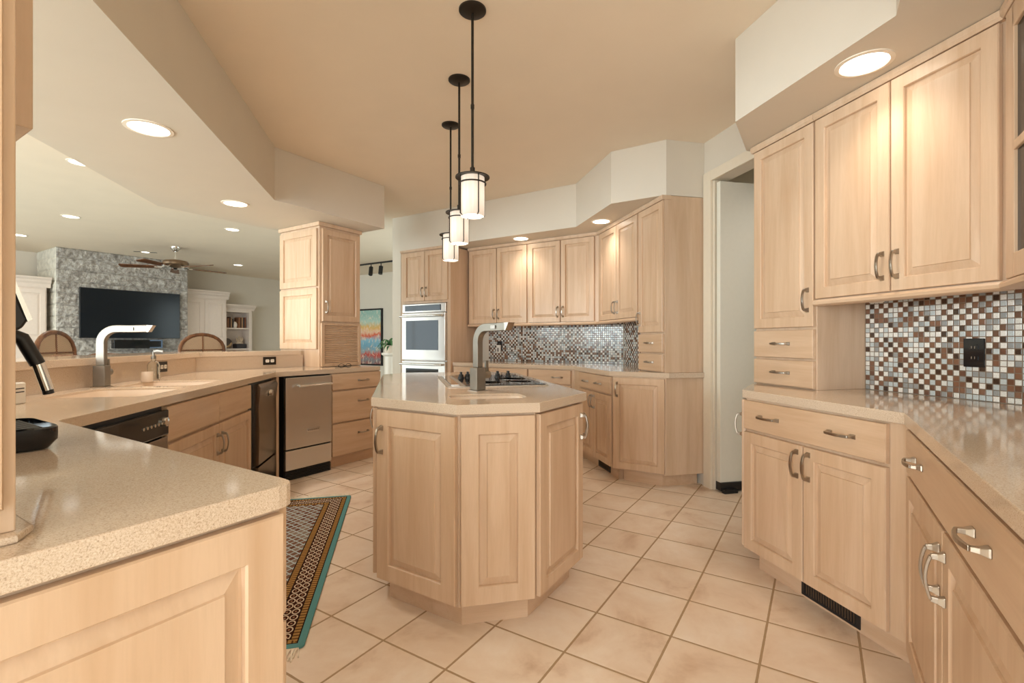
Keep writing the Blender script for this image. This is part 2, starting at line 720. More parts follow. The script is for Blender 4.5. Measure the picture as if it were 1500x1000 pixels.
def pull_bm(L=.105, proj=.034):
    """bow pull: two flared square feet and a gently bowed flat bar, standing along z"""
    bm = bmesh.new()
    for s_ in (-1, 1):
        z = s_ * L / 2
        sweep([(0, 0, z), (0, -.004, z), (0, -.014, z * .985), (0, -proj * .80, z * .96)],
              [(-.009, -.012), (.009, -.012), (.009, .012), (-.009, .012)], bm,
              up=(0, 0, 1), scales=[1, .95, .62, .5])
    pts = []
    for i in range(9):
        k = i / 8 * 2 - 1
        pts.append((0, -proj * .78 - .010 * (1 - k * k), k * L / 2 * .98))
    sweep(pts, rect(.011, .007), bm, up=(0, -1, 0))
    return bm


PULL = {}


def pull(parent, x, z, orient='v', y=-.02, size=1.0, mat='pewter'):
    key = (round(size, 2), mat)
    if key not in PULL:
        o = mk('handle', pull_bm(.105 * size, .034), M[mat], parent, (x, y, z), bevel=.0015)
        PULL[key] = o.data
    else:
        o = mk('handle', None, None, parent, (x, y, z), mesh=PULL[key], bevel=.0015)
    if orient == 'h':
        o.rotation_euler = (0, PI / 2, 0)
    return o


def front(parent, kind, p0, p1, u0, u1, z0, z1, handles=(), gap=.002, fw=.058, raised=None, lift=0.002):
    """a door or drawer front on the face line p0->p1 (world), from u0 to u1 along it"""
    w, h = u1 - u0 - 2 * gap, z1 - z0 - 2 * gap
    a = along(p0, p1, u0 + gap, -lift)
    inv = MW[parent].inverted()
    l = inv @ Vector((a[0], a[1], z0 + gap))
    rz = ang(p0, p1) - parent.rotation_euler.z
    isdoor = kind in ('door', 'end_panel')
    bm = panel_bm(w, h, fw=fw, raised=isdoor if raised is None else raised)
    o = mk(kind, bm, M['maple'] if isdoor else M['maple_h'], parent, l, rz)
    for hx, hz, ori in handles:
        pull(o, w / 2 if hx is None else (hx if hx > 0 else w + hx), hz if hz > 0 else h + hz, ori)
    return o


def inset(poly, d):
    """parallel inset of a counter-clockwise outline"""
    out = []
    n = len(poly)
    for i in range(n):
        a, b, c = Vector(poly[i - 1]), Vector(poly[i]), Vector(poly[(i + 1) % n])
        e1, e2 = (b - a).normalized(), (c - b).normalized()
        n1, n2_ = Vector((-e1.y, e1.x)), Vector((-e2.y, e2.x))
        m = (n1 + n2_).normalized()
        out.append(tuple(b + m * d / max(.2, m.dot(n1))))
    return out


def cabinet(name, label, cat, p0, p1, poly, z0, z1, toe_poly=None, group=None, mat='maple_end', base_z=None, shell=0):
    """Empty at the face's left foot; carcass from a world outline; toe kick below"""
    t = thing(name, label, cat, (p0[0], p0[1], 0 if base_z is None else base_z), ang(p0, p1), group)
    if shell:
        inner = inset(poly, shell)
        bm = bmesh.new()
        rings = [[bm.verts.new((p[0], p[1], z)) for p in pl] for pl, z in ((poly, z0), (poly, z1), (inner, z1), (inner, z0 + .02))]
        n = len(poly)
        for A, B in zip(rings, rings[1:]):
            for i in range(n):
                bm.faces.new((A[i], A[(i + 1) % n], B[(i + 1) % n], B[i]))
        bm.faces.new(rings[0])
        bm.faces.new(rings[3])
    else:
        bm = prism(poly, z0, z1)
    mk('carcass', bm, M[mat], t, world=True, bevel=.002)
    if toe_poly:
        mk('toe_kick', prism(toe_poly, 0, z0), M['maple_h'], t, world=True)
    return t


def run_poly(p0, p1, depth, front_in=0.0, side=.0008):
    L = dist(p0, p1)
    return [along(p0, p1, side, front_in), along(p0, p1, L - side, front_in), along(p0, p1, L - side, depth), along(p0, p1, side, depth)]


def vent(parent, p0, p1, u0, u1, z0, z1, v=.06):
    inv = MW[parent].inverted()
    a = along(p0, p1, u0, v)
    l = inv @ Vector((a[0], a[1], z0))
    rz = ang(p0, p1) - parent.rotation_euler.z
    w, h = u1 - u0, z1 - z0
    bm = box(0, w, -.002, 0, 0, h)
    for a_, b_, c_, d_ in ((0, w, 0, .012), (0, w, h - .012, h), (0, .018, .012, h - .012), (w - .018, w, .012, h - .012)):
        box(a_, b_, -.006, -.002, c_, d_, bm)
    o = mk('vent_grille', bm, M['black'], parent, l, rz)
    bm = bmesh.new()
    n = max(6, int((w - .04) / .0125))
    for i in range(n):
        x = .02 + (w - .04) * (i + .5) / n
        box(x - .0025, x + .0025, -.0055, -.002, .012, h - .012, bm)
    mk('louvre', bm, M['vent'], o)
    return o


# ================================================================== SETTING
Z_CEIL, Z_SOF = 2.77, 2.33
OUT = [(-9.2, -3.0), (4.2, -3.0), (4.2, 7.04), (-2.83, 14.07), (-9.2, 7.70)]
structure('floor', prism(OUT, -.12, 0), M['tile'])
structure('floor_living', prism([(-9.19, -2.99), (-2.2, -2.99), (-2.2, 4.45), (-1.35, 5.40), (-.95, 6.0), (-.20, 6.75), (.50, 7.5), (3.5, 7.6), (-2.83, 13.9), (-9.19, 7.60)], .0005, .008), plain('grey_carpet', srgb(186, 184, 178), .95, nz=.1, ns=200))  # unseen grey sheet over the tiles, added to cut warm floor bounce
structure('ceiling', prism(OUT, Z_CEIL, Z_CEIL + .12), M['ceiling'])


def wall(name, p, q, th, z0=0.0, z1=Z_CEIL, mat='paint', openings=()):
    """wall whose visible face is the line p->q; thickness goes to the left of p->q (v>0).
    openings: (u0,u1,za,zb)"""
    L = dist(p, q)
    bm = bmesh.new()

    def blk(a, b, c, d):
        if b - a > 1e-4 and d - c > 1e-4:
            prism([along(p, q, a), along(p, q, b), along(p, q, b, th), along(p, q, a, th)], c, d, bm)
    u = 0
    for a, b, c, d in sorted(openings):
        blk(u, a, z0, z1)
        blk(a, b, z0, c)
        blk(a, b, d, z1)
        u = b
    blk(u, L, z0, z1)
    return structure(name, bm, M[mat])


# outer shell (faces look inward)
wall('wall_left', (-9.2, -3.0), (-9.2, 7.70), .15, openings=[(1.7, 3.9, .25, 2.45), (4.9, 7.1, .25, 2.45), (7.9, 10.1, .25, 2.45)])
wall('wall_living', (-9.2, 7.70), (-2.83, 14.07), .15)
wall('wall_hall', (-2.83, 14.07), (4.2, 7.04), .15)
wall('wall_outer_right', (4.2, 7.04), (4.2, -3.0), .15)
wall('wall_behind', (4.2, -3.0), (-9.2, -3.0), .15, openings=[(2.95, 5.65, .55, 2.45), (6.0, 11.6, .30, 2.50)])


def window(n, p, q, u0, u1, z0, z1, bars=2):
    t = bpy.data.objects.new('window_%d' % n, None)
    COL.objects.link(t)
    a = along(p, q, u0, .05)
    t.location = (a[0], a[1], z0)
    t.rotation_euler = (0, 0, ang(p, q))
    MW[t] = xf(t.location, ang(p, q))
    t['kind'] = 'structure'
    w, h = u1 - u0, z1 - z0
    bm = bmesh.new()
    f = .05
    for a_, b_, c_, d_ in ((0, w, 0, f), (0, w, h - f, h), (0, f, f, h - f), (w - f, w, f, h - f)):
        box(a_, b_, 0, .06, c_, d_, bm)
    for i in range(1, bars):
        box(w * i / bars - .02, w * i / bars + .02, .005, .055, f, h - f, bm)
    mk('window_frame', bm, M['trim_white'], t)


window(1, (-9.2, -3), (-9.2, 7.7), 1.7, 3.9, .25, 2.45)
window(2, (-9.2, -3), (-9.2, 7.7), 4.9, 7.1, .25, 2.45)
window(3, (-9.2, -3), (-9.2, 7.7), 7.9, 10.1, .25, 2.45)
window(4, (4.2, -3), (-9.2, -3), 2.95, 5.65, .55, 2.45, 3)  # unseen window, added for the fill behind the camera
window(5, (4.2, -3), (-9.2, -3), 6.0, 11.6, .30, 2.50, 4)  # unseen window, added and widened for the rear-left fill

# kitchen partitions
XR = 2.38                                                   # face of the right-hand kitchen wall
wall('wall_right', (XR, 4.965), (XR, 1.13), .12, openings=[(4.965 - 3.378, 4.965 - 2.60, 0, 2.43)])
wall('wall_right_diagonal', (XR, 1.13), (1.50, .25), .12)
wall('wall_entry', (1.50, .25), (1.50, -3.0), .12)
FW0, FW1 = (.62, 6.71), (XR, 4.95)
wall('wall_kitchen_back', FW0, FW1, .12)
# stub wall at the left of the ovens, running back along the hall
E0, E1 = (-.136, 6.516), (-.030, 6.410)
structure('wall_oven_side', prism([E0, E1, along(E0, E1, .15, .95), along(E0, E1, 0, .95)], 0, Z_CEIL), M['paint'])
structure('wall_oven_back', prism([along(E0, E1, .15, .66), along(E0, E1, 1.07, .66), along(E0, E1, 1.07, .78), along(E0, E1, .15, .78)], 0, Z_CEIL), M['paint'])
# dropped soffits
structure('wall_soffit_far', prism([along(E0, E1, .1505), (1.715, 4.665), (1.715, 3.815), (2.04, 3.49), (XR - .001, 3.49), (XR - .001, 4.94),
                                    (.62, 6.70), along(E0, E1, 1.07, .655), along(E0, E1, .1505, .655)], Z_SOF, Z_CEIL - .001), M['paint'])
structure('wall_soffit_left', prism([(-1.035, -.6), (-1.035, 4.33), (-.19, 5.175), (-.905, 5.89), (-2.06, 4.735), (-2.06, -.6)], Z_SOF, Z_CEIL - .001), M['paint'])
structure('wall_soffit_right', prism([(1.72, 2.25), (1.72, 1.39), (.70, .37), (1.40, .23), (1.497, .25), (XR - .002, 1.131), (XR - .002, 2.58), (2.05, 2.58)],
                                     Z_SOF, Z_CEIL - .001), M['paint'])
# cased doorway in the right wall, with its open door
bm = bmesh.new()
y0, y1, zt = 2.60, 3.378, 2.43
box(XR - .022, XR, y1, y1 + .095, 0, zt + .08, bm)
box(XR - .022, XR, y0 - .015, y1, zt, zt + .08, bm)
box(XR - .022, XR, y0 - .015, y0, 0, zt, bm)
box(XR, XR + .12, y1 - .018, y1, 0, zt, bm)
box(XR, XR + .12, y0, y0 + .012, 0, zt, bm)
structure('trim_1', bm, M['trim_white'], bevel=.003)
bm = bmesh.new()
box(0, .70, 0, .042, .075, 2.405, bm)
d1 = structure('door_1', bm, M['door_white'], loc=(XR + .008, 3.30, 0), bevel=.003)
mk('door_sweep', box(0, .70, -.012, .052, .012, .075), M['black'], d1)
mk('door_foot', box(.005, .12, -.05, -.012, .001, .03), M['black'], d1)
wall('wall_pantry', (XR + .13, 3.75), (4.19, 3.75), .1, mat='door_white')
wall('wall_pantry_near', (4.19, 1.9), (XR + .13, 1.9), .1, mat='door_white')

# mosaic splashbacks (a thin tiled slab on the wall)


def splash(name, p0, p1, z0, z1, th=.008):
    L = dist(p0, p1)
    return structure(name, box(0, L, -th, 0, 0, z1 - z0), M['mosaic'], loc=(p0[0], p0[1], z0), rz=ang(p0, p1))


splash('wall_splashback_right', (XR - .001, 2.079), (XR - .001, 1.135), .916, 1.40)
splash('wall_splashback_diagonal', (XR - .006, 1.12), (1.51, .256), .916, 1.40)
splash('wall_splashback_back', along(FW0, FW1, .50, -.001), along(FW0, FW1, dist(FW0, FW1) - .012, -.001), .916, 1.40)
splash('wall_splashback_side', (XR - .001, 4.94), (XR - .001, 3.905), .916, 1.40)

# half wall that carries the raised bar (speckled slab on its kitchen face)
B0, B1, B2 = (-1.73, 1.46), (-1.662, 4.455), (-.972, 5.145)
d01 = Vector((B1[0] - B0[0], B1[1] - B0[1])).normalized()
structure('wall_bar', prism([B0, B1, B2, (-1.062, 5.235), (-1.80, 4.50), (-1.87, 1.44)], 0, 1.034), M['counter'])

# ================================================================== COUNTERTOPS
Z_C0, Z_C1 = .875, .915


def basin(parent, poly, depth, zt):
    """integral sink bowl: walls and floor hanging under a worktop hole (world outline)"""
    bm = bmesh.new()
    cx = sum(p[0] for p in poly) / len(poly)
    cy = sum(p[1] for p in poly) / len(poly)

    def ring(k, z):
        return [bm.verts.new((cx + (p[0] - cx) * k, cy + (p[1] - cy) * k, z)) for p in poly]
    rs = [ring(1.0, zt), ring(.97, zt - .03), ring(.93, zt - depth + .03), ring(.86, zt - depth + .004), ring(.10, zt - depth)]
    rs += [ring(.10, zt - depth - .012), ring(.90, zt - depth - .01), ring(.97, zt - depth + .03), ring(1.04, zt - .001)]
    for A, B in zip(rs, rs[1:]):
        for i in range(len(poly)):
            bm.faces.new((A[i], A[(i + 1) % len(poly)], B[(i + 1) % len(poly)], B[i]))
    for i in range(len(poly)):
        A, B = rs[-1], rs[0]
        bm.faces.new((A[i], A[(i + 1) % len(poly)], B[(i + 1) % len(poly)], B[i]))
    bm.faces.new(rs[5])
    bm.faces.new(list(reversed(rs[4])))
    b = mk('sink_bowl', bm, M['sink'], parent, world=True, smooth=True)
    bm = lathe([(0.0, 0), (.030, .0), (.038, .003), (.040, .001), (.0, .001)], 20, c=(cx, cy, zt - depth + .001))
    mk('drain', bm, M['chrome'], b, world=True, smooth=True)
    return b


def rrect(cx, cy, w, l, r=.06, n=5):
    return rounded([(cx - w / 2, cy - l / 2), (cx + w / 2, cy - l / 2), (cx + w / 2, cy + l / 2), (cx - w / 2, cy + l / 2)], r, n)


C0, C1, C2 = (-1.068, 1.812), (-1.015, 4.28), (-.22, 5.075)
holes_left = [rrect(-1.365, 2.765, .42, .47), rrect(-1.355, 3.29, .42, .40)]
cl_poly = [(-.70, .413), (-.184, .929), C0, C1, C2, (-.625, 5.475), (-.968, 5.131), (-1.655, 4.446), (-1.724, 1.44)]
top_left = slab_mesh('countertop', rounded(cl_poly, [0, .035, .02, 0, .02, 0, 0, 0, 0], 4), Z_C0, Z_C1, M['counter'], holes_left)
tag(top_left, 'long speckled beige worktop with the double sink, running below the raised bar', 'countertop')
for hpoly in holes_left:
    basin(top_left, hpoly, .185, Z_C1 - .012)

bar_poly = [(-1.705, 1.44), (-1.637, 4.465), (-.985, 5.117), (-1.30, 5.43), (-1.36, 5.37), (-2.02, 4.71), (-2.09, 1.42)]
bar = slab_mesh('bar_counter', bar_poly, 1.035, 1.075, M['counter'])
tag(bar, 'raised speckled beige bar ledge behind the sink, bent towards the tambour cabinet', 'bar counter')

isl_top = [(-.140, 2.257), (.205, 1.907), (.545, 1.907), (.880, 2.247), (.869, 3.76), (.69, 3.965), (.035, 3.985), (-.150, 3.80)]
hole_i = rrect(.375, 2.185, .34, .20, .06)
top_island = slab_mesh('countertop', isl_top, Z_C0, Z_C1, M['counter'], [hole_i])
tag(top_island, 'speckled beige island worktop with clipped corners, prep sink and cooktop', 'countertop')
basin(top_island, hole_i, .16, Z_C1 - .012)

rt_poly = [(2.05, 2.525), (1.715, 2.19), (1.705, 1.350), (.62, .265), (1.495, .252), (XR - .009, 1.128), (XR - .009, 2.53)]
top_right = slab_mesh('countertop', rt_poly, Z_C0, Z_C1, M['counter'])
tag(top_right, 'speckled beige worktop on the right, under the brown and white mosaic wall', 'countertop')
far_poly = [(XR - .024, 3.455), (2.045, 3.455), (1.695, 3.805), (1.695, 4.71), (.580, 5.828), (1.035, 6.275), (XR - .01, 4.932)]
top_far = slab_mesh('countertop', far_poly, Z_C0, Z_C1, M['counter'])
tag(top_far, 'speckled beige worktop in the far corner between the ovens and the doorway', 'countertop')

# ================================================================== ISLAND
A_, B_, Cc, D_ = (-.112, 2.268), (.217, 1.937), (.533, 1.937), (.852, 2.26)
E_, F_, G_, H_ = (.836, 3.75), (.675, 3.937), (.05, 3.957), (-.122, 3.788)
isl = cabinet('kitchen_island', 'maple kitchen island with clipped corners in the middle of the tiled floor', 'island',
              B_, Cc, [A_, B_, Cc, D_, E_, F_, G_, H_], .10, .874,
              [(-.06, 2.285), (.235, 1.99), (.515, 1.99), (.80, 2.28), (.78, 3.73), (.65, 3.88), (.07, 3.90), (-.07, 3.77)], shell=.019)
LI = dist(A_, B_)
o = front(isl, 'door', A_, B_, .012, LI - .002, .108, .868, [(.036, -.135, 'v')], fw=.075)
front(isl, 'door', B_, Cc, .002, dist(B_, Cc) - .002, .108, .868, fw=.075)
front(isl, 'door', Cc, D_, .002, dist(Cc, D_) - .012, .108, .868, [(-.03, -.11, 'v')], fw=.06)
LS = dist(H_, A_)
for i in range(3):
    front(isl, 'door', H_, A_, .02 + i * (LS - .04) / 3, .02 + (i + 1) * (LS - .04) / 3, .108, .868, [(.035 if i else -.035, -.12, 'v')])
    front(isl, 'door', D_, E_, .02 + i * (LS - .04) / 3, .02 + (i + 1) * (LS - .04) / 3, .108, .868, [(.035, -.12, 'v')])

# cooktop on the island
ck = thing('cooktop', 'black glass cooktop with steel trim set in the island top', 'cooktop', (.52, 3.05, Z_C1))
mk('steel_frame', box(-.285, .285, -.415, .415, 0, .005), M['steel'], ck, bevel=.002)
mk('glass_top', prism(rounded([(-.185, -.405), (.275, -.405), (.275, .405), (-.185, .405)], .02, 3), .005, .009), M['black_gloss'], ck)
mk('downdraft_vent', box(-.262, -.215, -.36, .36, .005, .011), M['chrome'], ck, bevel=.002)
for kx, ky in ((-.15, .13), (-.105, .14), (-.055, .145), (.10, .16), (.175, .17)):
    bm = lathe([(.021, 0), (.021, .006), (.016, .012), (.015, .026), (.0, .026)], 16)
    box(-.006, .006, -.021, .021, .024, .042, bm)
    mk('knob', bm, M['black'], ck, (kx, ky, .009), smooth=True)
for bx, by, br in ((-.05, -.22, .10), (.16, -.2, .08), (.17, .02, .09)):
    bm = bmesh.new()
    for rr in (br, br * .72):
        lathe([(rr, 0), (rr, .0006), (rr - .003, .0006), (rr - .003, 0)], 40, bm)
    mk('burner_ring', bm, M['dark_steel'], ck, (bx, by, .009))


def faucet(label, loc, rz, lever_side=1):
    """square-bodied tap: block base, flat neck bent into a level spout along local +x"""
    t = thing('faucet', label, 'faucet', loc, rz, None)
    mk('base_plate', box(-.038, .038, -.034, .034, 0, .004), M['pewter'], t)
    mk('base_block', box(-.029, .029, -.029, .029, .004, .118), M['nickel'], t, bevel=.003)
    pts = [(0, 0, .118), (0, 0, .20), (0, 0, .245)]
    r = .075
    for i in range(1, 9):
        a = PI - i / 8 * PI / 2
        pts.append((r + r * math.cos(a), 0, .245 + r * math.sin(a)))
    pts += [(.14, 0, .320), (.225, 0, .322)]
    mk('neck', sweep(pts, rect(.040, .034), up=(0, 1, 0)), M['nickel'], t, bevel=.003)
    bm = extrude_yz([(-.0205, .303), (.0205, .303), (.0205, .340), (-.0205, .340)], .225, .232)
    for v in bm.verts:
        if v.co.x > .23 and v.co.z > .32:
            v.co.x += .022
    mk('spray_tip', bm, M['pewter'], t)
    mk('button', box(.128, .160, -.0235, -.0195, .312, .328), M['dark_steel'], t)
    bm = tube([(0, lever_side * .029, .080), (.0, lever_side * .072, .080)], .020, 14, up=(0, 0, 1))
    box(-.006, .006, lever_side * .058 - .008, lever_side * .058 + .008, .09, .152, bm)
    mk('lever', bm, M['nickel'], t, smooth=False)
    return t


M['nickel'] = plain('brushed_nickel', (.26, .235, .20), .42, 1.0, nz=.04)
faucet('brushed nickel square tap at the prep sink on the island', (.37, 2.445, Z_C1), math.radians(-60), 1)
faucet('brushed nickel square tap between the two sink bowls under the bar', (-1.615, 3.09, Z_C1), 0.0, 1)

# ================================================================== LEFT RUN
R0 = (-1.092, 1.83)
R1_ = (-1.037, 4.28)


def rp(u, v=0):
    return along(R1_, R0, dist(R0, R1_) - u, v)      # u measured from R0, viewer's left


RD = .55
# face left->right as seen: R0 -> R1_ (viewer looks towards -x, right hand is +y)
p0, p1 = along(R0, R1_, .06), along(R0, R1_, .682)
dw = thing('dishwasher', 'built-in dishwasher with black glossy control strip, left of the sink cabinet', 'dishwasher', (p0[0], p0[1], 0), ang(p0, p1))
Ld = dist(p0, p1)
mk('body', box(.002, Ld - .002, 0, RD, .02, .868), M['black'], dw)
mk('door', box(.004, Ld - .004, -.028, -.002, .12, .735), M['dark_steel'], dw, bevel=.004)
cp = mk('control_panel', box(.004, Ld - .004, -.032, -.002, .742, .855), M['black_gloss'], dw, bevel=.006)
for i in range(6):
    mk('button', lathe([(.0, 0), (.007, 0), (.007, .003), (0, .003)], 12), M['chrome'], cp, (Ld - .22 + i * .030, -.032, .80)).rotation_euler = (PI / 2, 0, 0)
mk('dial', lathe([(.022, 0), (.020, .014), (0, .016)], 20), M['chrome'], cp, (Ld - .050, -.032, .805), smooth=True).rotation_euler = (PI / 2, 0, 0)
mk('toe_panel', box(.004, Ld - .004, .04, .06, .0, .11), M['black'], dw)

p0, p1 = along(R0, R1_, .684), along(R0, R1_, 1.852)
sk = cabinet('sink_base_cabinet', 'maple base cabinet below the double sink, right of the dishwasher', 'cabinet', p0, p1,
             run_poly(p0, p1, RD), .10, .70, run_poly(p0, p1, RD, .06))
# apron behind the false fronts keeps clear of the bowls
mk('apron', prism(run_poly(p0, p1, .03), .70, .874), M['maple_end'], sk, world=True)
Lk = dist(p0, p1)
front(sk, 'false_front', p0, p1, .004, .606, .70, .869, raised=False)
front(sk, 'false_front', p0, p1, .606, Lk - .002, .70, .869, raised=False)
front(sk, 'door', p0, p1, .004, .606, .108, .692, [(-.032, -.115, 'v')])
front(sk, 'door', p0, p1, .606, Lk - .002, .108, .692, [(.032, -.115, 'v')])

p0, p1 = along(R0, R1_, 1.856), along(R0, R1_, 2.415)
tc = thing('trash_compactor', 'narrow dark glossy compactor between the sink cabinet and the steel ice maker', 'trash compactor', (p0[0], p0[1], 0), ang(p0, p1))
Lt = dist(p0, p1)
mk('body', box(.002, Lt - .002, 0, RD, .0, .868), M['black'], tc)
bm = extrude_yz([(-.002, .27), (-.040, .28), (-.046, .50), (-.040, .70), (-.055, .83), (-.040, .858), (-.002, .858)], .09, Lt - .03)
mk('drawer_front', bm, M['dark_steel'], tc, smooth=True)
mk('lower_panel', extrude_yz([(-.002, .03), (-.036, .04), (-.042, .20), (-.038, .262), (-.002, .262)], .09, Lt - .03), M['dark_steel'], tc, smooth=True)
mk('control_knob', lathe([(.026, 0), (.022, .02), (0, .022)], 18), M['chrome'], tc, (Lt * .58, -.052, .775), smooth=True).rotation_euler = (PI / 2, 0, 0)

# 45 degree corner
Q0, Q1 = (-1.02, 4.300), (-.23, 5.090)
p0, p1 = along(Q0, Q1, .003), along(Q0, Q1, .045)
fs = thing('filler_stile', 'slim maple stile between the dark compactor and the steel ice maker', 'filler strip', (p0[0], p0[1], 0), ang(p0, p1))
mk('stile', box(0, .022, -.004, .10, 0, .873), M['maple'], fs)
p0, p1 = along(Q0, Q1, .066), along(Q0, Q1, .522)
im = thing('ice_maker', 'brushed steel undercounter ice maker with a bar handle beside the three drawers', 'ice maker', (p0[0], p0[1], 0), ang(p0, p1))
Li = dist(p0, p1)
mk('body', box(.002, Li - .002, 0, RD - .05, .03, .868), M['black'], im)
dr = mk('door', box(.004, Li - .004, -.030, -.002, .262, .860), M['steel'], im, bevel=.004)
bm = tube([(.10, -.075, .79), (Li - .03, -.075, .79)], .010, 12)
for x in (.125, Li - .055):
    tube([(x, -.030, .79), (x, -.075, .79)], .009, 10, bm)
mk('handle', bm, M['chrome'], dr, smooth=True)
bm = box(.20, .325, -.033, -.030, .385, .413)
pl = mk('name_plate', bm, M['chrome'], dr)
bm = bmesh.new()
random.seed(3)
x = .209
while x < .315:
    box(x, x + .006, -.0336, -.033, .394, .404, bm)
    x += .010
mk('plate_marks', bm, M['dark_steel'], pl)
mk('lower_panel', box(.004, Li - .004, -.028, -.002, .085, .250), M['steel'], im, bevel=.004)
bm = box(.006, Li - .006, -.01, .02, .0, .075)
for i in range(5):
    box(.006, Li - .006, -.022, -.010, .008 + i * .014, .014 + i * .014, bm)
mk('base_grille', bm, M['black'], im)
p0, p1 = along(Q0, Q1, .526), along(Q0, Q1, 1.112)
dw3 = cabinet('drawer_cabinet', 'maple cabinet of three drawers right of the steel ice maker', 'cabinet', p0, p1,
              run_poly(p0, p1, .52), .10, .874, run_poly(p0, p1, .52, .05))
L3 = dist(p0, p1)
for a, b in ((.715, .869), (.415, .708), (.108, .408)):
    front(dw3, 'drawer', p0, p1, .004, L3 - .002, a, b, [(.60 * L3, (b - a) * (.5 if a > .7 else .62), 'h')])

# near peninsula (left foreground)
n0, n1 = (-.700, .442), (-.213, .929)
n2 = (-1.078, 1.794)
pen = cabinet('peninsula_cabinet', 'maple base cabinet with one broad raised panel in the left foreground', 'cabinet', n0, n1,
              [n0, n1, along(n1, n2, .78), (-1.45, 1.13), (-1.20, .94)], .10, .874,
              [along(n0, n1, .0, .06), along(n0, n1, dist(n0, n1) - .05, .06), along(n1, n2, .72, .06), (-1.40, 1.10), (-1.15, .9)])
Ln = dist(n0, n1)
front(pen, 'end_panel', n0, n1, .02, Ln - .002, .108, .869, fw=.068, raised=True)
Lp = .78
front(pen, 'drawer', n1, n2, .01, .39, .668, .869, [(.19, .10, 'h')])
front(pen, 'drawer', n1, n2, .392, .775, .668, .869, [(.19, .10, 'h')])
front(pen, 'door', n1, n2, .01, .39, .108, .660, [(-.035, -.11, 'v')])
front(pen, 'door', n1, n2, .392, .775, .108, .660, [(.035, -.11, 'v')])
cc = along(n1, n2, .782)
fil = thing('corner_filler', 'maple corner panel between the foreground cabinet and the dishwasher', 'filler panel', (cc[0], cc[1], 0), ang(n1, n2))
mk('panel', prism([along(n1, n2, .79), along(n1, n2, dist(n1, n2) - .01), (-1.097, 1.835), along(R0, R1_, .055), along(R0, R1_, .055, .02), (-1.118, 1.80), along(n1, n2, .79, .02)], .0, .874), M['maple'], fil, world=True)

# tall tower at the left frame edge, standing on the near worktop
t0, t1 = (-.93, .288), (-.479, .739)
sp = slab_mesh('plinth_slab', [along(t0, t1, .1, -.022), along(t0, t1, dist(t0, t1) - .004, -.022), along(t0, t1, dist(t0, t1) + .018, .012),
                               along(t0, t1, dist(t0, t1) + .018, .30), along(t0, t1, .1, .30)], Z_C1, Z_C1 + .010, M['counter'], bev=.003)
tag(sp, 'thin speckled slab under the tall cabinet at the left edge', 'plinth slab')
tw = cabinet('tall_cabinet', 'tall maple cabinet standing on the foreground worktop at the left edge', 'cabinet', t0, t1,
             run_poly(t0, t1, .33), Z_C1 + .010, 2.329, base_z=Z_C1 + .010)
front(tw, 'door', t0, t1, .01, dist(t0, t1) - .012, .955, 2.31, fw=.07)
u0, u1 = (-1.12, .585), (-.655, 1.050)
ul = cabinet('wall_cabinet', 'maple wall cabinet overhead behind the tall left foreground cabinet', 'cabinet', u0, u1,
             run_poly(u0, u1, .32), 1.55, 2.329, base_z=1.55)

# tambour (appliance garage) cabinet on the far end of the left worktop
g0, g1 = (-.795, 5.003), (-.447, 5.351)
gl = along(g0, g1, 0, .635)
gp = [g0, g1, along(g0, g1, dist(g0, g1), .635), gl]
ga = cabinet('tambour_cabinet', 'tall maple corner cabinet with a tambour shutter, standing at the end of the bar', 'cabinet', g0, g1, gp, Z_C1, 2.29, base_z=Z_C1)
Lg = dist(g0, g1)
front(ga, 'door', g0, g1, .02, Lg - .012, 1.36, 2.27, [(.035, .14, 'v')])
bm = bmesh.new()
for i in range(20):
    z = .955 + i * .0185
    sec = [(.0, z + .0015), (-.010, z + .004), (-.013, z + .0092), (-.010, z + .0145), (.0, z + .017)]
    extrude_yz(sec, .045, Lg - .035, bm)
inv = MW[ga].inverted()
tb = mk('tambour_shutter', bm, M['maple_h'], ga, (0, 0, -Z_C1))
bm = bmesh.new()
for a_, b_, c_, d_ in ((.012, .045, .92, 1.345), (Lg - .035, Lg - .006, .92, 1.345), (.045, Lg - .035, 1.325, 1.345), (.045, Lg - .035, .92, .952)):
    box(a_, b_, -.022, 0, c_, d_, bm)
mk('shutter_frame', bm, M['maple'], ga, (0, 0, -Z_C1), bevel=.002)
front(ga, 'door', gl, g0, .01, .62, 1.70, 2.27, fw=.065)
front(ga, 'door', gl, g0, .01, .62, 1.085, 1.69, fw=.065)
bm = prism([along(gl, g0, -.012, -.022), along(gl, g0, .657, -.022), along(g0, g1, Lg + .012, -.022), along(g0, g1, Lg + .012, .64)], 2.29, 2.328)
mk('crown_strip', bm, M['maple_end'], ga, world=True, bevel=.004)

# ================================================================== RIGHT SIDE
a0, a1, a2 = (2.03, 2.478), (1.727, 2.175), (1.727, 1.342)
r1 = cabinet('base_cabinet', 'maple base cabinet with a wide two-handled drawer over two doors, below the small-drawer tower', 'cabinet', a1, a2,
             [a0, a1, a2, (XR - .002, 1.342), (XR - .002, 2.478)], .10, .874,
             [along(a0, a1, 0, .06), (1.785, 2.15), (1.785, 1.342), (XR - .002, 1.342), (XR - .002, 2.44)])
front(r1, 'drawer', a1, a2, .003, .760, .718, .869, [(.178, .075, 'h'), (.570, .075, 'h')])
front(r1, 'door', a1, a2, .003, .383, .108, .710, [(-.028, -.085, 'v')])
front(r1, 'door', a1, a2, .384, .760, .108, .710, [(.030, -.085, 'v')])
front(r1, 'door', a0, a1, .02, dist(a0, a1) - .002, .108, .869, [(-.045, -.135, 'v')])
vent(r1, a1, a2, .30, .59, .012, .092, .058)
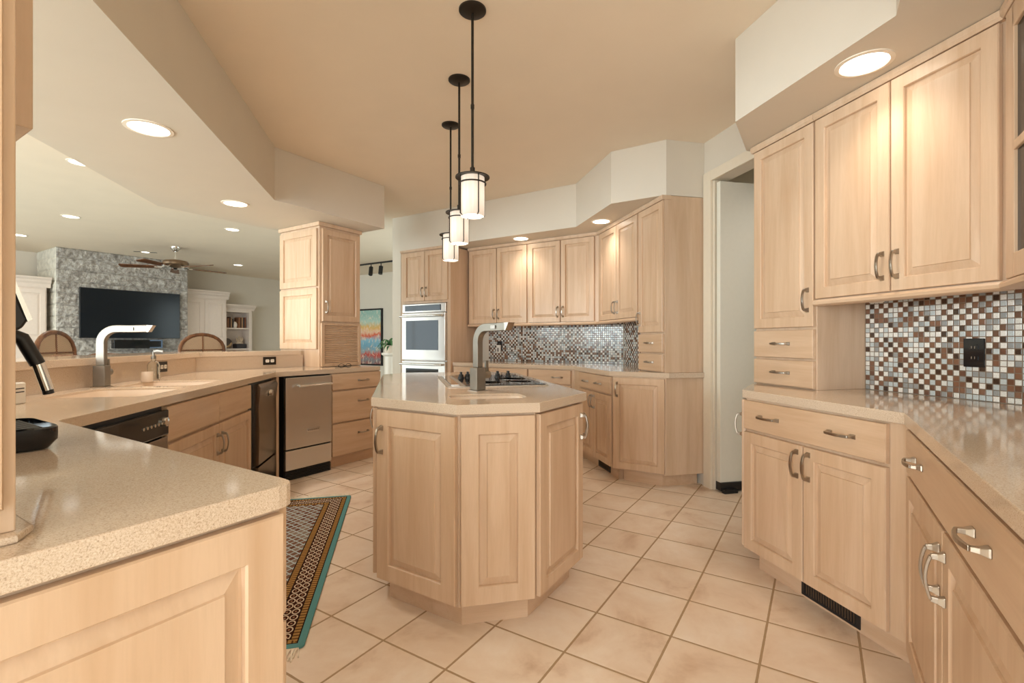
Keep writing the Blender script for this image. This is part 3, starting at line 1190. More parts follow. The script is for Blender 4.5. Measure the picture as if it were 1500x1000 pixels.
# diagonal cabinet at the right edge
b0, b1 = (1.724, 1.338), (.70, .314)
r2 = cabinet('base_cabinet', 'diagonal maple base cabinet at the right edge, nearest the camera', 'cabinet', b0, b1,
             [b0, b1, (1.488, .262), (2.355, 1.128), (2.355, 1.338)], .10, .874,
             [along(b0, b1, .03, .06), along(b0, b1, dist(b0, b1), .06), (1.488, .262), (2.355, 1.128), (2.355, 1.338), (1.80, 1.338)])
cu_ = .622
front(r2, 'drawer', b0, b1, .045, 1.20, .718, .869, [(.252, .080, 'h'), (.913, .080, 'h')])
front(r2, 'door', b0, b1, .045, cu_, .108, .710, [(-.030, -.105, 'v')], fw=.065)
front(r2, 'door', b0, b1, cu_ + .001, 1.20, .108, .710, [(.030, -.105, 'v')], fw=.065)

# tower on the right worktop
w0, w1 = (2.07, 2.522), (2.07, 2.081)
tr = cabinet('tower_cabinet', 'tall maple wall cabinet with two small drawers, on the right worktop by the doorway', 'cabinet', w0, w1,
             run_poly(w0, w1, XR - 2.07 - .002), Z_C1, 2.328, base_z=Z_C1)
Lw = dist(w0, w1)
front(tr, 'door', w0, w1, .004, Lw - .003, 1.238, 2.292, [(-.032, .14, 'v')])
front(tr, 'drawer', w0, w1, .004, Lw - .003, 1.072, 1.230, [(None, .079, 'h')])
front(tr, 'drawer', w0, w1, .004, Lw - .003, .918, 1.066, [(None, .074, 'h')])
# two-door upper
x0, x1 = (2.07, 2.079), (2.07, 1.276)
ur = cabinet('wall_cabinet', 'pale maple two-door wall cabinet over the mosaic on the right', 'cabinet', x0, x1,
             run_poly(x0, x1, XR - 2.07 - .002), 1.375, 2.328, base_z=1.345)
front(ur, 'door', x0, x1, .002, .395, 1.378, 2.292, [(-.030, .115, 'v')])
front(ur, 'door', x0, x1, .396, .790, 1.378, 2.292, [(.030, .115, 'v')])


def light_rail(parent, p0, p1, u0, u1, z=1.345):
    prof = [(.03, 0), (-.018, 0), (-.030, .008), (-.032, .020), (-.024, .030), (.03, .030)]
    bm = extrude_yz(prof, u0, u1)
    a = along(p0, p1, 0)
    l = MW[parent].inverted() @ Vector((a[0], a[1], z))
    return mk('light_rail', bm, M['maple_h'], parent, l, ang(p0, p1) - parent.rotation_euler.z, smooth=True)


def crown(parent, p0, p1, u0, u1, z=2.293, h=.034):
    prof = [(.05, 0), (-.022, 0), (-.030, .012), (-.030, h), (.05, h)]
    a = along(p0, p1, 0)
    l = MW[parent].inverted() @ Vector((a[0], a[1], z))
    return mk('crown_strip', extrude_yz(prof, u0, u1), M['maple_end'], parent, l, ang(p0, p1) - parent.rotation_euler.z)


light_rail(ur, x0, x1, 0, dist(x0, x1))
crown(ur, x0, x1, 0, dist(x0, x1))
crown(tr, w0, w1, -.012, Lw)
# diagonal glass upper at the far right edge
y0_, y1_ = (2.068, 1.270), (1.54, .742)
ug = cabinet('wall_cabinet', 'diagonal glass-fronted maple wall cabinet cut by the right edge', 'cabinet', y0_, y1_,
             [y0_, y1_, (1.80, .54), (XR - .01, 1.12), (XR - .01, 1.27)], 1.375, 2.328, base_z=1.345)
Lu = dist(y0_, y1_)
gbm = bmesh.new()
for a_, b_, c_, d_ in ((.035, .115, 1.38, 2.29), (Lu - .07, Lu, 1.38, 2.29), (.115, Lu - .07, 1.38, 1.46), (.10, Lu - .07, 2.21, 2.29), (.10, Lu - .07, 1.80, 1.83)):
    box(a_, b_, -.02, 0, c_ - 1.345, d_ - 1.345, gbm)
gd = mk('glass_door', gbm, M['maple'], ug, bevel=.003)
mk('pane', box(.10, Lu - .07, -.010, -.004, 1.46 - 1.345, 2.21 - 1.345), M['screen'], gd)
light_rail(ug, y0_, y1_, .012, Lu)
crown(ug, y0_, y1_, .012, Lu)

# ================================================================== FAR CORNER
f0, f1, f2, f3 = (.588, 5.855), (1.720, 4.723), (1.720, 3.792), (2.032, 3.480)
XB = XR - .012
c3 = cabinet('base_cabinet', 'maple drawer cabinet under the far mosaic wall, between the ovens and the corner', 'cabinet', f0, f1,
             [f0, f1, (XB, 4.723), (XB, 4.92), (1.005, 6.265)], .10, .874, [along(f0, f1, 0, .06), along(f0, f1, 1.60, .06), (XB, 4.76), (XB, 4.92), (1.005, 6.265)])
for i, (ua, ub) in enumerate(((.02, .53), (.54, 1.05), (1.06, 1.568))):
    front(c3, 'drawer', f0, f1, ua, ub, .718, .869, [(.35 if i == 2 else None, .07, 'h')])
    front(c3, 'drawer', f0, f1, ua, ub, .415, .710, [(None, .2, 'h')])
    front(c3, 'drawer', f0, f1, ua, ub, .108, .408, [(None, .2, 'h')])
c2 = cabinet('base_cabinet', 'far maple base cabinet with a two-handled drawer, two narrow doors and a vent', 'cabinet', f1, f2,
             [(1.720, 4.718), (1.720, 3.799), (XB, 3.799), (XB, 4.718)], .10, .874, [(1.78, 4.69), (1.78, 3.805), (XB, 3.805), (XB, 4.69)])
L2 = dist(f1, f2)
front(c2, 'drawer', f1, f2, .17, L2 - .006, .718, .869, [(.20, .072, 'h'), (.50, .072, 'h')])
front(c2, 'door', f1, f2, .17, .548, .108, .710, [(-.028, -.09, 'v')])
front(c2, 'door', f1, f2, .549, L2 - .006, .108, .710, [(.028, -.09, 'v')])
vent(c2, f1, f2, .50, .76, .012, .092, .058)
c1 = cabinet('base_cabinet', 'angled single-door maple base cabinet beside the white doorway', 'cabinet', f2, f3,
             [f2, f3, (XR - .003, 3.480), (XR - .003, 3.790)], .10, .874, [(1.815, 3.782), (2.04, 3.545), (XR - .03, 3.545), (XR - .03, 3.782)])
front(c1, 'door', f2, f3, .006, dist(f2, f3) - .004, .108, .869, [(.035, -.10, 'v')])

v0, v1, v2, v3 = (.806, 6.054), (2.03, 4.830), (2.03, 3.905), (2.03, 3.493)
va = cabinet('wall_cabinet', 'maple four-door wall cabinet over the far mosaic wall', 'cabinet', v0, v1,
             [v0, v1, (XB, 4.830), (XB, 4.925), (1.03, 6.265)], 1.375, 2.328, base_z=1.345)
for i, (ua, ub) in enumerate(((.012, .428), (.430, .853), (.870, 1.285), (1.287, 1.690))):
    front(va, 'door', v0, v1, ua, ub, 1.378, 2.292, [(-.03 if i % 2 == 0 else .03, .115, 'v')])
light_rail(va, v0, v1, 0, dist(v0, v1) - .012)
crown(va, v0, v1, 0, dist(v0, v1) - .012)
vb = cabinet('wall_cabinet', 'maple wall cabinet of two narrow doors, in the far corner beside the tall tower', 'cabinet', v1, v2,
             [(2.03, 4.828), v2, (XB, 3.905), (XB, 4.828)], 1.375, 2.328, base_z=1.345)
front(vb, 'door', v1, v2, .06, .475, 1.378, 2.292, [(-.03, .115, 'v')])
front(vb, 'door', v1, v2, .477, .90, 1.378, 2.292, [(.03, .115, 'v')])
light_rail(vb, v1, v2, .012, dist(v1, v2))
crown(vb, v1, v2, .012, dist(v1, v2))
vt = cabinet('tower_cabinet', 'tall maple wall cabinet with two small drawers, on the far worktop by the doorway', 'cabinet', v2, v3,
             [(2.03, 3.903), v3, (XR - .003, 3.493), (XR - .003, 3.903)], Z_C1, 2.328, base_z=Z_C1)
Lv = dist(v2, v3)
front(vt, 'door', v2, v3, .004, Lv - .003, 1.238, 2.292, [(.03, .12, 'v')])
front(vt, 'drawer', v2, v3, .004, Lv - .003, 1.072, 1.230, [(None, .079, 'h')])
front(vt, 'drawer', v2, v3, .004, Lv - .003, .918, 1.066, [(None, .074, 'h')])
crown(vt, v2, v3, 0, Lv + .01)

# ovens
o0, o1 = along(E0, E1, .156), along(E0, E1, .974)
LO = dist(o0, o1)
oc = thing('oven_cabinet', 'tall maple oven cabinet with two doors over the double ovens', 'cabinet', (o0[0], o0[1], 0), ang(o0, o1))
bm = bmesh.new()
box(0, .05, 0, .64, .0, 2.31, bm)
box(LO - .05, LO, 0, .64, .0, 2.31, bm)
box(.05, LO - .05, 0, .64, 1.640, 2.31, bm)
box(.05, LO - .05, 0, .64, .08, .315, bm)
mk('carcass', bm, M['maple_end'], oc)
front(oc, 'door', o0, o1, .052, LO / 2 + .01, 1.665, 2.285, [(-.028, .11, 'v')])
front(oc, 'door', o0, o1, LO / 2 + .012, LO - .030, 1.665, 2.285, [(.028, .11, 'v')])
front(oc, 'drawer', o0, o1, .03, LO - .03, .10, .305, [(None, .12, 'h')])
crown(oc, o0, o1, .01, LO, 2.293, .03)
ov = thing('double_wall_oven', 'stainless double wall oven with dark glass windows behind the island', 'oven', (*along(o0, o1, .05), .32), ang(o0, o1))
wO = LO - .104
mk('body', box(.004, wO, .0, .60, 0, 1.31), M['dark_steel'], ov)
cp = mk('control_panel', box(.002, wO + .002, -.030, 0, 1.205, 1.312), M['steel'], ov, bevel=.003)
mk('display', box(.05, wO - .07, -.033, -.030, 1.225, 1.295), M['black_gloss'], cp)
for zb in (.615, .02):
    od = mk('oven_door', box(.002, wO + .002, -.040, 0, zb, zb + .58), M['steel'], ov, bevel=.004)
    mk('window_glass', box(.075, wO - .105, -.043, -.040, zb + .125, zb + .49), M['black_gloss'], od)
    bm = tube([(.012, -.085, zb + .545), (wO - .012, -.085, zb + .545)], .013, 12)
    for x in (.05, wO - .05):
        tube([(x, -.04, zb + .545), (x, -.085, zb + .545)], .010, 10, bm)
    mk('handle', bm, M['chrome'], od, smooth=True)

# ================================================================== OUTLETS


def outlet(label, p0, p1, u, z, w, h, holes, plate='black_gloss', v=-.0015):
    a = along(p0, p1, u, v)
    t = thing('outlet', label, 'outlet', (a[0], a[1], z), ang(p0, p1))
    mk('cover_plate', box(-w / 2, w / 2, -.006, 0, -h / 2, h / 2), M[plate], t, bevel=.002)
    for x, zz, m in holes:
        bm = prism(rounded([(-.017, -.014), (.017, -.014), (.017, .014), (-.017, .014)], .008, 3), 0, .003)
        r = mk('receptacle', bm, M[m], t, (x, -.006, zz))
        r.rotation_euler = (PI / 2, 0, 0)
        bm = bmesh.new()
        for sx in (-.006, .006):
            box(sx - .001, sx + .001, -.004, .006, .003, .0036, bm)
        mk('slots', bm, M['rubber'] if m != 'black_gloss' else M['pewter'], r)
    return t


outlet('black power outlet on the brown and white mosaic wall at right', (XR, 2.08), (XR, 1.13), .50, 1.117, .078, .122,
       [(0, .022, 'black_gloss'), (0, -.022, 'black_gloss')], v=-.0095)
o_far = outlet('black power outlet on the far mosaic wall behind the island tap', FW0, FW1, .845, 1.11, .078, .122, [(0, .022, 'black_gloss')], v=-.0095)
nl = thing('night_light', 'white plug-in night light in the far mosaic wall outlet', 'night light', (*along(FW0, FW1, .845, -.0225), 1.065), ang(FW0, FW1))
mk('body', prism(rounded([(-.03, -.03), (.03, -.03), (.03, 0), (-.03, 0)], [.012, .012, 0, 0], 3), -.045, .055), M['white_plastic'], nl, bevel=.004)
mk('sensor', box(-.008, .008, -.033, -.030, -.03, .02), M['black'], nl)
outlet('dark bronze outlet on the bar splash next to the soap bottle', B0, B1, 2.455, .985, .115, .074, [(-.024, 0, 'white_plastic'), (.024, 0, 'white_plastic')], plate='bronze')
outlet('dark bronze outlet on the angled bar splash near the tambour cabinet', B1, B2, .63, .985, .125, .074, [(-.024, 0, 'white_plastic'), (.024, 0, 'white_plastic')], plate='bronze')

# ================================================================== LIGHT FITTINGS


def can(label, x, y, z, r=.10, group=None, lens='lens', watts=None, color=WARM):
    t = thing('recessed_light', label, 'ceiling light', (x, y, z), 0, group)
    mk('trim_ring', lathe([(r * .80, -.001), (r * .84, -.006), (r, -.004), (r, 0), (r * .80, 0)], 36), M['can_white'], t, smooth=True)
    mk('lens', lathe([(0, -.003), (r * .80, -.003), (r * .80, 0), (0, 0)], 36), M[lens], t)
    if watts:
        l = lamp('can_bulb', 'SPOT', (0, 0, -.012), (0, 0, 0), watts * 4, color, spot_size=math.radians(125), spot_blend=1.0, shadow_soft_size=.07)
        l.parent = t
    return t


can('large round can light over the sink, nearest on the left soffit', -1.357, 3.02, Z_SOF, .115, watts=CAN_W)
can('round can light on the left soffit before the tambour cabinet', -1.383, 4.507, Z_SOF, .105, watts=CAN_W)
can('round can light in the soffit over the right wall cabinets', 1.886, 1.66, Z_SOF, .105, watts=CAN_NEAR)
can('round can light in the far soffit, over the four-door cabinet', 1.30, 5.33, Z_SOF, .098, watts=CAN_NEAR)
can('round can light in the far soffit, over the corner narrow doors', 1.875, 4.40, Z_SOF, .098, watts=CAN_NEAR)
for lab, x, y in (('living room can light above the left white cabinet', -4.165, 7.316), ('living room can light cut by the left foreground cabinet', -5.65, 8.755),
                  ('living room can light below the soffit corner', -2.39, 7.66), ('living room can light beyond the ceiling fan, furthest back', -3.38, 11.18),
                  ('living room can light just showing at the left soffit edge', -2.825, 5.09)):
    can(lab, x, y, Z_CEIL, .10, lens='day_lens', watts=CAN_W * .55, color=(1, .95, .88))
can('white can light in the pantry ceiling behind the doorway', 3.0, 2.75, Z_CEIL, .10, lens='day_lens', watts=9, color=(1, .95, .88))  # no such can is in view; added to lift the dark pantry
hl = can('small twin halogen light in the ceiling left of the fan', -4.515, 9.93, Z_CEIL, .07, lens='day_lens')
for s_ in (-1, 1):
    mk('side_slot', box(-.05, .05, -.02, .02, -.004, 0), M['black'], hl, (s_ * .12, s_ * .02, 0))


def pendant(label, x, y, drop):
    t = thing('pendant_light', label, 'pendant light', (x, y, Z_CEIL), 0, None)
    mk('canopy', lathe([(0, 0), (.066, 0), (.066, -.008), (.060, -.013), (.014, -.016), (.0, -.016)], 28), M['bronze'], t, smooth=True)
    bm = tube([(0, 0, -.02), (0, 0, -drop)], .0065, 10)
    lathe([(.009, 0), (.009, .02), (.0, .02)], 10, bm, (0, 0, -.48))
    lathe([(.012, 0), (.012, .03), (.0, .03)], 10, bm, (0, 0, -drop))
    mk('rod', bm, M['bronze'], t, smooth=True)
    z = -drop
    mk('cap_ring', lathe([(.0, 0), (.030, -.001), (.083, -.014), (.083, -.019), (.05, -.012), (.0, -.006)], 32), M['bronze'], t, (0, 0, z), smooth=True)
    mk('glass_shade', lathe([(.050, -.014), (.058, -.018), (.058, -.200), (.054, -.206), (.052, -.200), (.052, -.022), (.050, -.014)], 32), M['shade'], t, (0, 0, z), smooth=True)
    bm = bmesh.new()
    for k in range(4):
        a = k * PI / 2 + .32
        c, s_ = math.cos(a), math.sin(a)
        sweep([(.064 * c, .064 * s_, -.012), (.064 * c, .064 * s_, -.196), (.050 * c, .050 * s_, -.206)], rect(.005, .004), bm, up=(-s_, c, 0))
    lathe([(.062, -.045), (.067, -.045), (.067, -.051), (.062, -.051), (.062, -.045)], 32, bm)
    mk('cage', bm, M['bronze'], t, (0, 0, z))
    l = lamp('pendant_bulb', 'POINT', (0, 0, z - .11), (0, 0, 0), PEND_W, WARM, shadow_soft_size=.03)
    l.parent = t
    return t


pk = thing('under_cabinet_light', 'small round puck light under the two-door wall cabinet at right', 'light', (2.30, 1.96, 1.3745))
mk('housing', lathe([(0, 0), (.034, 0), (.034, -.012), (.026, -.016), (0, -.016)], 24), M['can_white'], pk, smooth=True)
pendant('nearest bronze pendant with a glowing glass cylinder over the island', .327, 2.33, .795)
pendant('middle bronze pendant of the row over the island', .335, 2.97, .800)
pendant('furthest bronze pendant of the row, nearest the ovens', .343, 3.605, .800)

# track light in the hall
tk = thing('track_light', 'black ceiling track with spot heads in the hall by the painting', 'track light', (-.62, 10.30, Z_CEIL), math.radians(-45))
mk('rail', box(-.75, .75, -.018, .018, -.028, 0), M['black'], tk)
for x, tl in ((-.03, .5), (.26, .12), (-.45, .4)):
    h = bmesh.new()
    tube([(0, 0, -.028), (0, 0, -.09)], .010, 8, h)
    tube([(0, 0, -.09), (tl * .12, -.10 * tl - .02, -.25)], .042, 14, h)
    mk('spot_head', h, M['black'], tk, (x, 0, 0), smooth=True)

# ================================================================== COUNTER OBJECTS
so = thing('soap_bottle', 'clear glass soap pump bottle beside the sink, next to the bar splash', 'soap dispenser', (-1.590, 3.60, Z_C1))
mk('glass_body', lathe([(0, .0), (.032, 0), (.034, .006), (.034, .095), (.026, .115), (.013, .122), (.013, .140), (.011, .140), (.011, .121), (.024, .112), (.0315, .094), (.0315, .008), (0, .006)], 24), M['clear_glass'], so, smooth=True)
bm = lathe([(.015, .136), (.015, .155), (.006, .158), (.006, .185), (.0, .185)], 16)
sweep([(0, 0, .185), (.02, 0, .19), (.055, 0, .185)], rect(.012, .009), bm, up=(0, 1, 0))
mk('pump', bm, M['nickel'], so, smooth=False)
cup = thing('cup', 'small white cup in front of the glass soap bottle', 'cup', (-1.555, 3.44, Z_C1))
mk('body', lathe([(0, 0), (.028, 0), (.031, .004), (.032, .062), (.029, .062), (.028, .008), (0, .006)], 24), M['ceramic'], cup, smooth=True)
wb = thing('countertop_box', 'small white slotted box by the splash, half hidden at the left', 'box', (-1.535, 2.31, Z_C1), math.radians(88))
mk('body', box(-.045, .045, -.04, .04, 0, .085), M['white_plastic'], wb, bevel=.006)
mk('slots', box(-.02, .032, -.0415, -.040, .046, .050, box(-.02, .032, -.0415, -.040, .060, .064)), M['black'], wb)

# espresso machine behind the tall foreground cabinet
em = thing('espresso_machine', 'black espresso machine peeking out behind the tall left cabinet', 'coffee machine', (-.865, 1.425, Z_C1), math.radians(135))
mk('body', prism(rounded([(-.12, .12), (.12, .12), (.12, .40), (-.12, .40)], .03, 4), 0, .42), M['black'], em, bevel=.006)
tray = bmesh.new()
op = rounded([(-.12, 0), (.12, 0), (.12, .125), (-.12, .125)], [.035, .035, 0, 0], 5)
ip = [(p[0] * .94, .012 + (p[1] - .012) * .93 if p[1] < .1 else p[1]) for p in op]
lo = [(p[0] * .90, p[1] + .014 if p[1] < .1 else p[1]) for p in op]
n = len(op)
R_ = [[tray.verts.new((p[0], p[1], z)) for p in ring] for ring, z in ((lo, .002), (op, .022), (op, .050), (ip, .053), (ip, .044))]
tray.faces.new(R_[0])
tray.faces.new(R_[-1])
for A, B in zip(R_, R_[1:]):
    for i in range(n):
        tray.faces.new((A[i], A[(i + 1) % n], B[(i + 1) % n], B[i]))
tr_ = mk('drip_tray', tray, M['black_gloss'], em, smooth=True)
bm = bmesh.new()
for i in range(11):
    x = -.095 + i * .019
    box(x - .004, x + .004, .025, .118, .044, .050, bm)
mk('drip_grille', bm, M['black'], tr_)
mk('brew_head', extrude_yz([(.046, .300), (.078, .395), (.140, .46), (.30, .46), (.30, .24), (.14, .245), (.090, .262), (.056, .280)], -.07, .07), M['black'], em, bevel=.006)
mk('chrome_lip', extrude_yz([(.040, .302), (.072, .401), (.079, .397), (.048, .296)], -.072, .072), M['chrome'], em)
bm = tube([(0, .060, .266), (0, .042, .258), (0, .032, .235), (0, .014, .195)], .015, 14)
pf = mk('wand_grip', bm, M['black'], em, smooth=True)
mk('wand_tube', tube([(0, .014, .197), (0, -.004, .130)], .0125, 14), M['chrome'], pf, smooth=True)
mk('wand_nozzle', tube([(0, -.004, .130), (0, -.006, .120)], .011, 14), M['black'], pf, smooth=True)

# eyeglasses on the angled worktop
eg = thing('eyeglasses', 'dark folded eyeglasses lying in front of the tambour shutter', 'eyeglasses', (-.535, 4.80, Z_C1 + .0025), math.radians(30))
bm = bmesh.new()
for s_ in (-1, 1):
    pts = [(s_ * .034 + .026 * math.cos(a), -.0, .020 + .018 * math.sin(a)) for a in [2 * PI * i / 18 for i in range(19)]]
    tube(pts, .0025, 6, bm, up=(0, 1, 0))
tube([(-.008, 0, .024), (.008, 0, .024)], .002, 6, bm)
mk('frame', bm, M['black'], eg)
for s_ in (-1, 1):
    mk('temple', tube([(s_ * .060, 0, .026), (s_ * .055, .03, .014), (-s_ * .03, .06 + .012 * s_, .004), (-s_ * .06, .075 + .012 * s_, .0025)], .0025, 6), M['black'], eg)

# ================================================================== RUG
RW, RL = .62, 1.86
M['rug'] = rug_mat(RW / 2, RL / 2)
rug = thing('rug', 'patterned wool runner with a teal edge on the tiles by the sink', 'rug', (-.375 - RW / 2, 2.895, 0), math.radians(.4))
mk('pile', prism(rounded([(-RW / 2, -RL / 2), (RW / 2, -RL / 2), (RW / 2, RL / 2), (-RW / 2, RL / 2)], .025, 4), .001, .009), M['rug'], rug)
bm = bmesh.new()
random.seed(11)
for e in (-1, 1):
    for i in range(150):
        x = -RW / 2 + .02 + (RW - .04) * i / 149
        y = e * RL / 2
        pts = [(x, y, .005), (x + random.uniform(-.006, .006), y + e * .02, .004), (x + random.uniform(-.012, .012), y + e * random.uniform(.05, .08), .003)]
        tube(pts, .0030, 5, bm)
fr = mk('fringe', bm, plain('fringe_cotton', srgb(236, 224, 204), .9), rug)
fr['kind'] = 'stuff'

# ================================================================== LIVING ROOM
s0, s1 = (-5.73, 9.69), (-4.30, 11.12)
WS, DS, HS = dist(s0, s1), .985, Z_CEIL - .001
fp = thing('stone_fireplace', 'rough grey stone chimney breast carrying the television in the living room', 'fireplace', (s0[0], s0[1], 0), ang(s0, s1))


def rough_grid(w, h, nx, nz, fn, seed):
    bm = bmesh.new()
    vs = []
    for j in range(nz + 1):
        row = []
        for i in range(nx + 1):
            u, z = w * i / nx, h * j / nz
            ch = .20
            fz = (z / ch) % 1.0
            jnt = min(fz, 1 - fz)
            d = noise.fractal(Vector((u * 16 + seed, z * 16, seed)), 1, 2, 4) * .018 + .020
            if jnt < .06:
                d *= .1
            if i in (0, nx) or j in (0, nz):
                d = 0
            row.append(bm.verts.new(fn(u, z, d)))
        vs.append(row)
    for j in range(nz):
        for i in range(nx):
            bm.faces.new((vs[j][i], vs[j][i + 1], vs[j + 1][i + 1], vs[j + 1][i]))
    return bm


bm = rough_grid(WS, HS, 110, 150, lambda u, z, d: (u, -d, z), 3.1)
box(0, WS, .001, DS, 0, HS, bm)
mk('stone_face', bm, M['stone'], fp)
mk('stone_side', rough_grid(DS, HS, 40, 120, lambda u, z, d: (-d * .6, DS - u, z), 8.7), plain('whitewashed_stone', srgb(206, 202, 190), .85, nz=.15, ns=12), fp)  # left side in a paler stone colour than the front
mt = thing('media_console', 'low dark console against the stone under the television', 'console', (*along(s0, s1, .95, -.045), 0), ang(s0, s1))
mk('body', box(-.1, 1.0, -.40, 0, .06, .86), M['black'], mt, bevel=.006)
mk('top', box(-.12, 1.02, -.42, 0, .86, .89), M['black'], mt)
tv = thing('television', 'large black flat television on the grey stone', 'television', (*along(s0, s1, .285, -.045), 1.225), ang(s0, s1))
mk('housing', box(0, 1.56, -.045, 0, 0, .885), M['black'], tv, bevel=.004)
mk('screen', box(.008, 1.552, -.047, -.045, .012, .877), M['screen'], tv)
sbx = thing('sound_box', 'black box with a blue-grey edge below the television', 'speaker', (*along(s0, s1, .74, -.045), 1.04), ang(s0, s1))
mk('body', box(0, .76, -.14, 0, 0, .155), M['black_gloss'], sbx, bevel=.004)
mk('edge_frame', box(.55, .76, -.146, -.140, .135, .155, box(.55, .76, -.146, -.140, 0, .02, box(.735, .76, -.146, -.14, .02, .135))), plain('blue_grey_plastic', (.10, .16, .26), .35), sbx)


def living_cabinet(label, p0, p1, depth, z1, doors, base_label='storage cabinet'):
    L = dist(p0, p1)
    t = thing('white_cabinet', label, 'cabinet', (p0[0], p0[1], 0), ang(p0, p1))
    mk('carcass', box(0, L, 0, depth, 0, z1 - .17), M['cab_white'], t)
    prof = [(.05, z1 - .17), (-.015, z1 - .17), (-.020, z1 - .11), (-.045, z1 - .08), (-.050, z1 - .05), (-.085, z1 - .02), (-.085, z1), (.05, z1)]
    mk('crown', extrude_yz(prof, -.02, L + .05), M['cab_white'], t)
    mk('top', box(-.02, L + .02, .05, depth, z1 - .17, z1), M['cab_white'], t)
    for i in range(doors):
        a, b = L * i / doors + .015, L * (i + 1) / doors - .015
        for za, zb in ((.10, .62), (.65, 1.18), (1.18, z1 - .20)):
            bm = panel_bm(b - a, zb - za, .02, .07)
            mk('door', bm, M['cab_white'], t, (a, 0, za))
    return t


k0, k1 = along(s0, s1, -1.46, .10), along(s0, s1, -.095, .10)
living_cabinet('white panelled cabinet left of the stone chimney breast', k0, k1, .88, 2.24, 2)
k0 = along(s0, s1, WS + .03, .42)
k1 = along(s0, s1, WS + .98, .42)
living_cabinet('white two-door cabinet right of the stone chimney breast', k0, k1, .55, 2.28, 2)
bk0, bk1 = along(s0, s1, WS + 1.04, .62), along(s0, s1, WS + 1.68, .62)
LB = dist(bk0, bk1)
bc = thing('bookcase', 'low white bookcase with open shelves beside the white two-door cabinet', 'bookcase', (bk0[0], bk0[1], 0), ang(bk0, bk1))
bm = bmesh.new()
for a_, b_, c_, d_, e_, g_ in ((0, .05, 0, .36, 0, 1.90), (LB - .07, LB, 0, .36, 0, 1.90), (.05, LB - .07, .34, .36, 0, 1.90), (.05, LB - .07, 0, .34, 1.85, 1.90)):
    box(a_, b_, c_, d_, e_, g_, bm)
mk('case', bm, M['cab_white'], bc)
for z in (.10, .55, .97, 1.455):
    mk('shelf', box(.05, LB - .07, .005, .34, z, z + .03), M['cab_white'], bc)
prof = [(.36, 1.90), (-.01, 1.90), (-.02, 1.94), (-.05, 1.97), (-.075, 2.0), (-.075, 2.03), (.36, 2.03)]
mk('crown', extrude_yz(prof, -.0, LB + .06), M['cab_white'], bc)
random.seed(5)
x = .075
for i, (bw, bh) in enumerate(((.035, .24), (.03, .22), (.04, .25), (.03, .23), (.03, .21))):
    a = along(bk0, bk1, x + bw / 2, .16)
    b = mk('book', box(-bw / 2 + .001, bw / 2 - .001, -.09, .09, 0, bh), BOOKS[i % 6], None, (a[0], a[1], 1.488), ang(bk0, bk1))
    tag(b, 'old brown book standing left of the white jar on the top shelf', 'book', 'books left of the jar')
    x += bw
x = .36
for i, (bw, bh) in enumerate(((.04, .25), (.03, .24), (.035, .25), (.035, .24), (.03, .25))):
    a = along(bk0, bk1, x + bw / 2, .16)
    b = mk('book', box(-bw / 2 + .001, bw / 2 - .001, -.09, .09, 0, bh), BOOKS[(i + 1) % 6], None, (a[0], a[1], 1.488), ang(bk0, bk1))
    tag(b, 'leather-bound book standing right of the white jar on the top shelf', 'book', 'books right of the jar')
    x += bw
jar = thing('jar', 'small round white jar between the books on the top shelf', 'jar', (*along(bk0, bk1, .30, .12), 1.488))
mk('body', lathe([(0, 0), (.035, 0), (.05, .04), (.05, .09), (.03, .13), (.025, .14), (0, .14)], 20), M['ceramic'], jar, smooth=True)
sh = thing('coral_ornament', 'pale branching coral ornament on the middle bookcase shelf', 'ornament', (*along(bk0, bk1, .42, .14), 1.117))
bm = bmesh.new()
random.seed(2)
for i in range(26):
    a, e = random.uniform(0, 2 * PI), random.uniform(.2, 1.3)
    r = random.uniform(.10, .17)
    p = Vector((math.cos(a) * math.cos(e) * .7, math.sin(a) * math.cos(e) * .5, math.sin(e))) * r
    tube([(0, 0, 0), p * .6, p + Vector((0, 0, .02))], .011, 6, bm)
lathe([(0, 0), (.08, 0), (.07, .03), (0, .04)], 14, bm)
mk('branches', bm, plain('coral', srgb(206, 186, 160), .8, nz=.2), sh)
a = along(bk0, bk1, .42, .14)
b = mk('book', box(-.11, .11, -.09, .09, 0, .106), BOOKS[4], None, (a[0], a[1], 1.004), ang(bk0, bk1))
tag(b, 'thick dark book lying under the pale coral ornament', 'book')
pt = thing('plate', 'dark decorative plate leaning at the back of the middle bookcase shelf', 'plate', (*along(bk0, bk1, .18, .25), 1.008), ang(bk0, bk1))
mk('dish', lathe([(0, 0), (.09, .002), (.110, .014), (.115, .020), (.08, .010), (0, .008)], 30), plain('plate_glaze', srgb(86, 72, 66), .3, nz=.3), pt, (0, 0, .118)).rotation_euler = (math.radians(82), 0, 0)
dwd = mk('driftwood', sweep([(-.10, 0, .03), (-.04, .0, .040), (.0, 0, .065), (.035, .0, .13)], circ(.024, 8), scales=[.6, 1, 1.1, .5]), plain('driftwood', srgb(186, 156, 118), .8, nz=.2), None,
         (*along(bk0, bk1, .165, .075), 1.010), ang(bk0, bk1), smooth=True)
tag(dwd, 'bent tan driftwood piece in front of the dark plate', 'ornament')

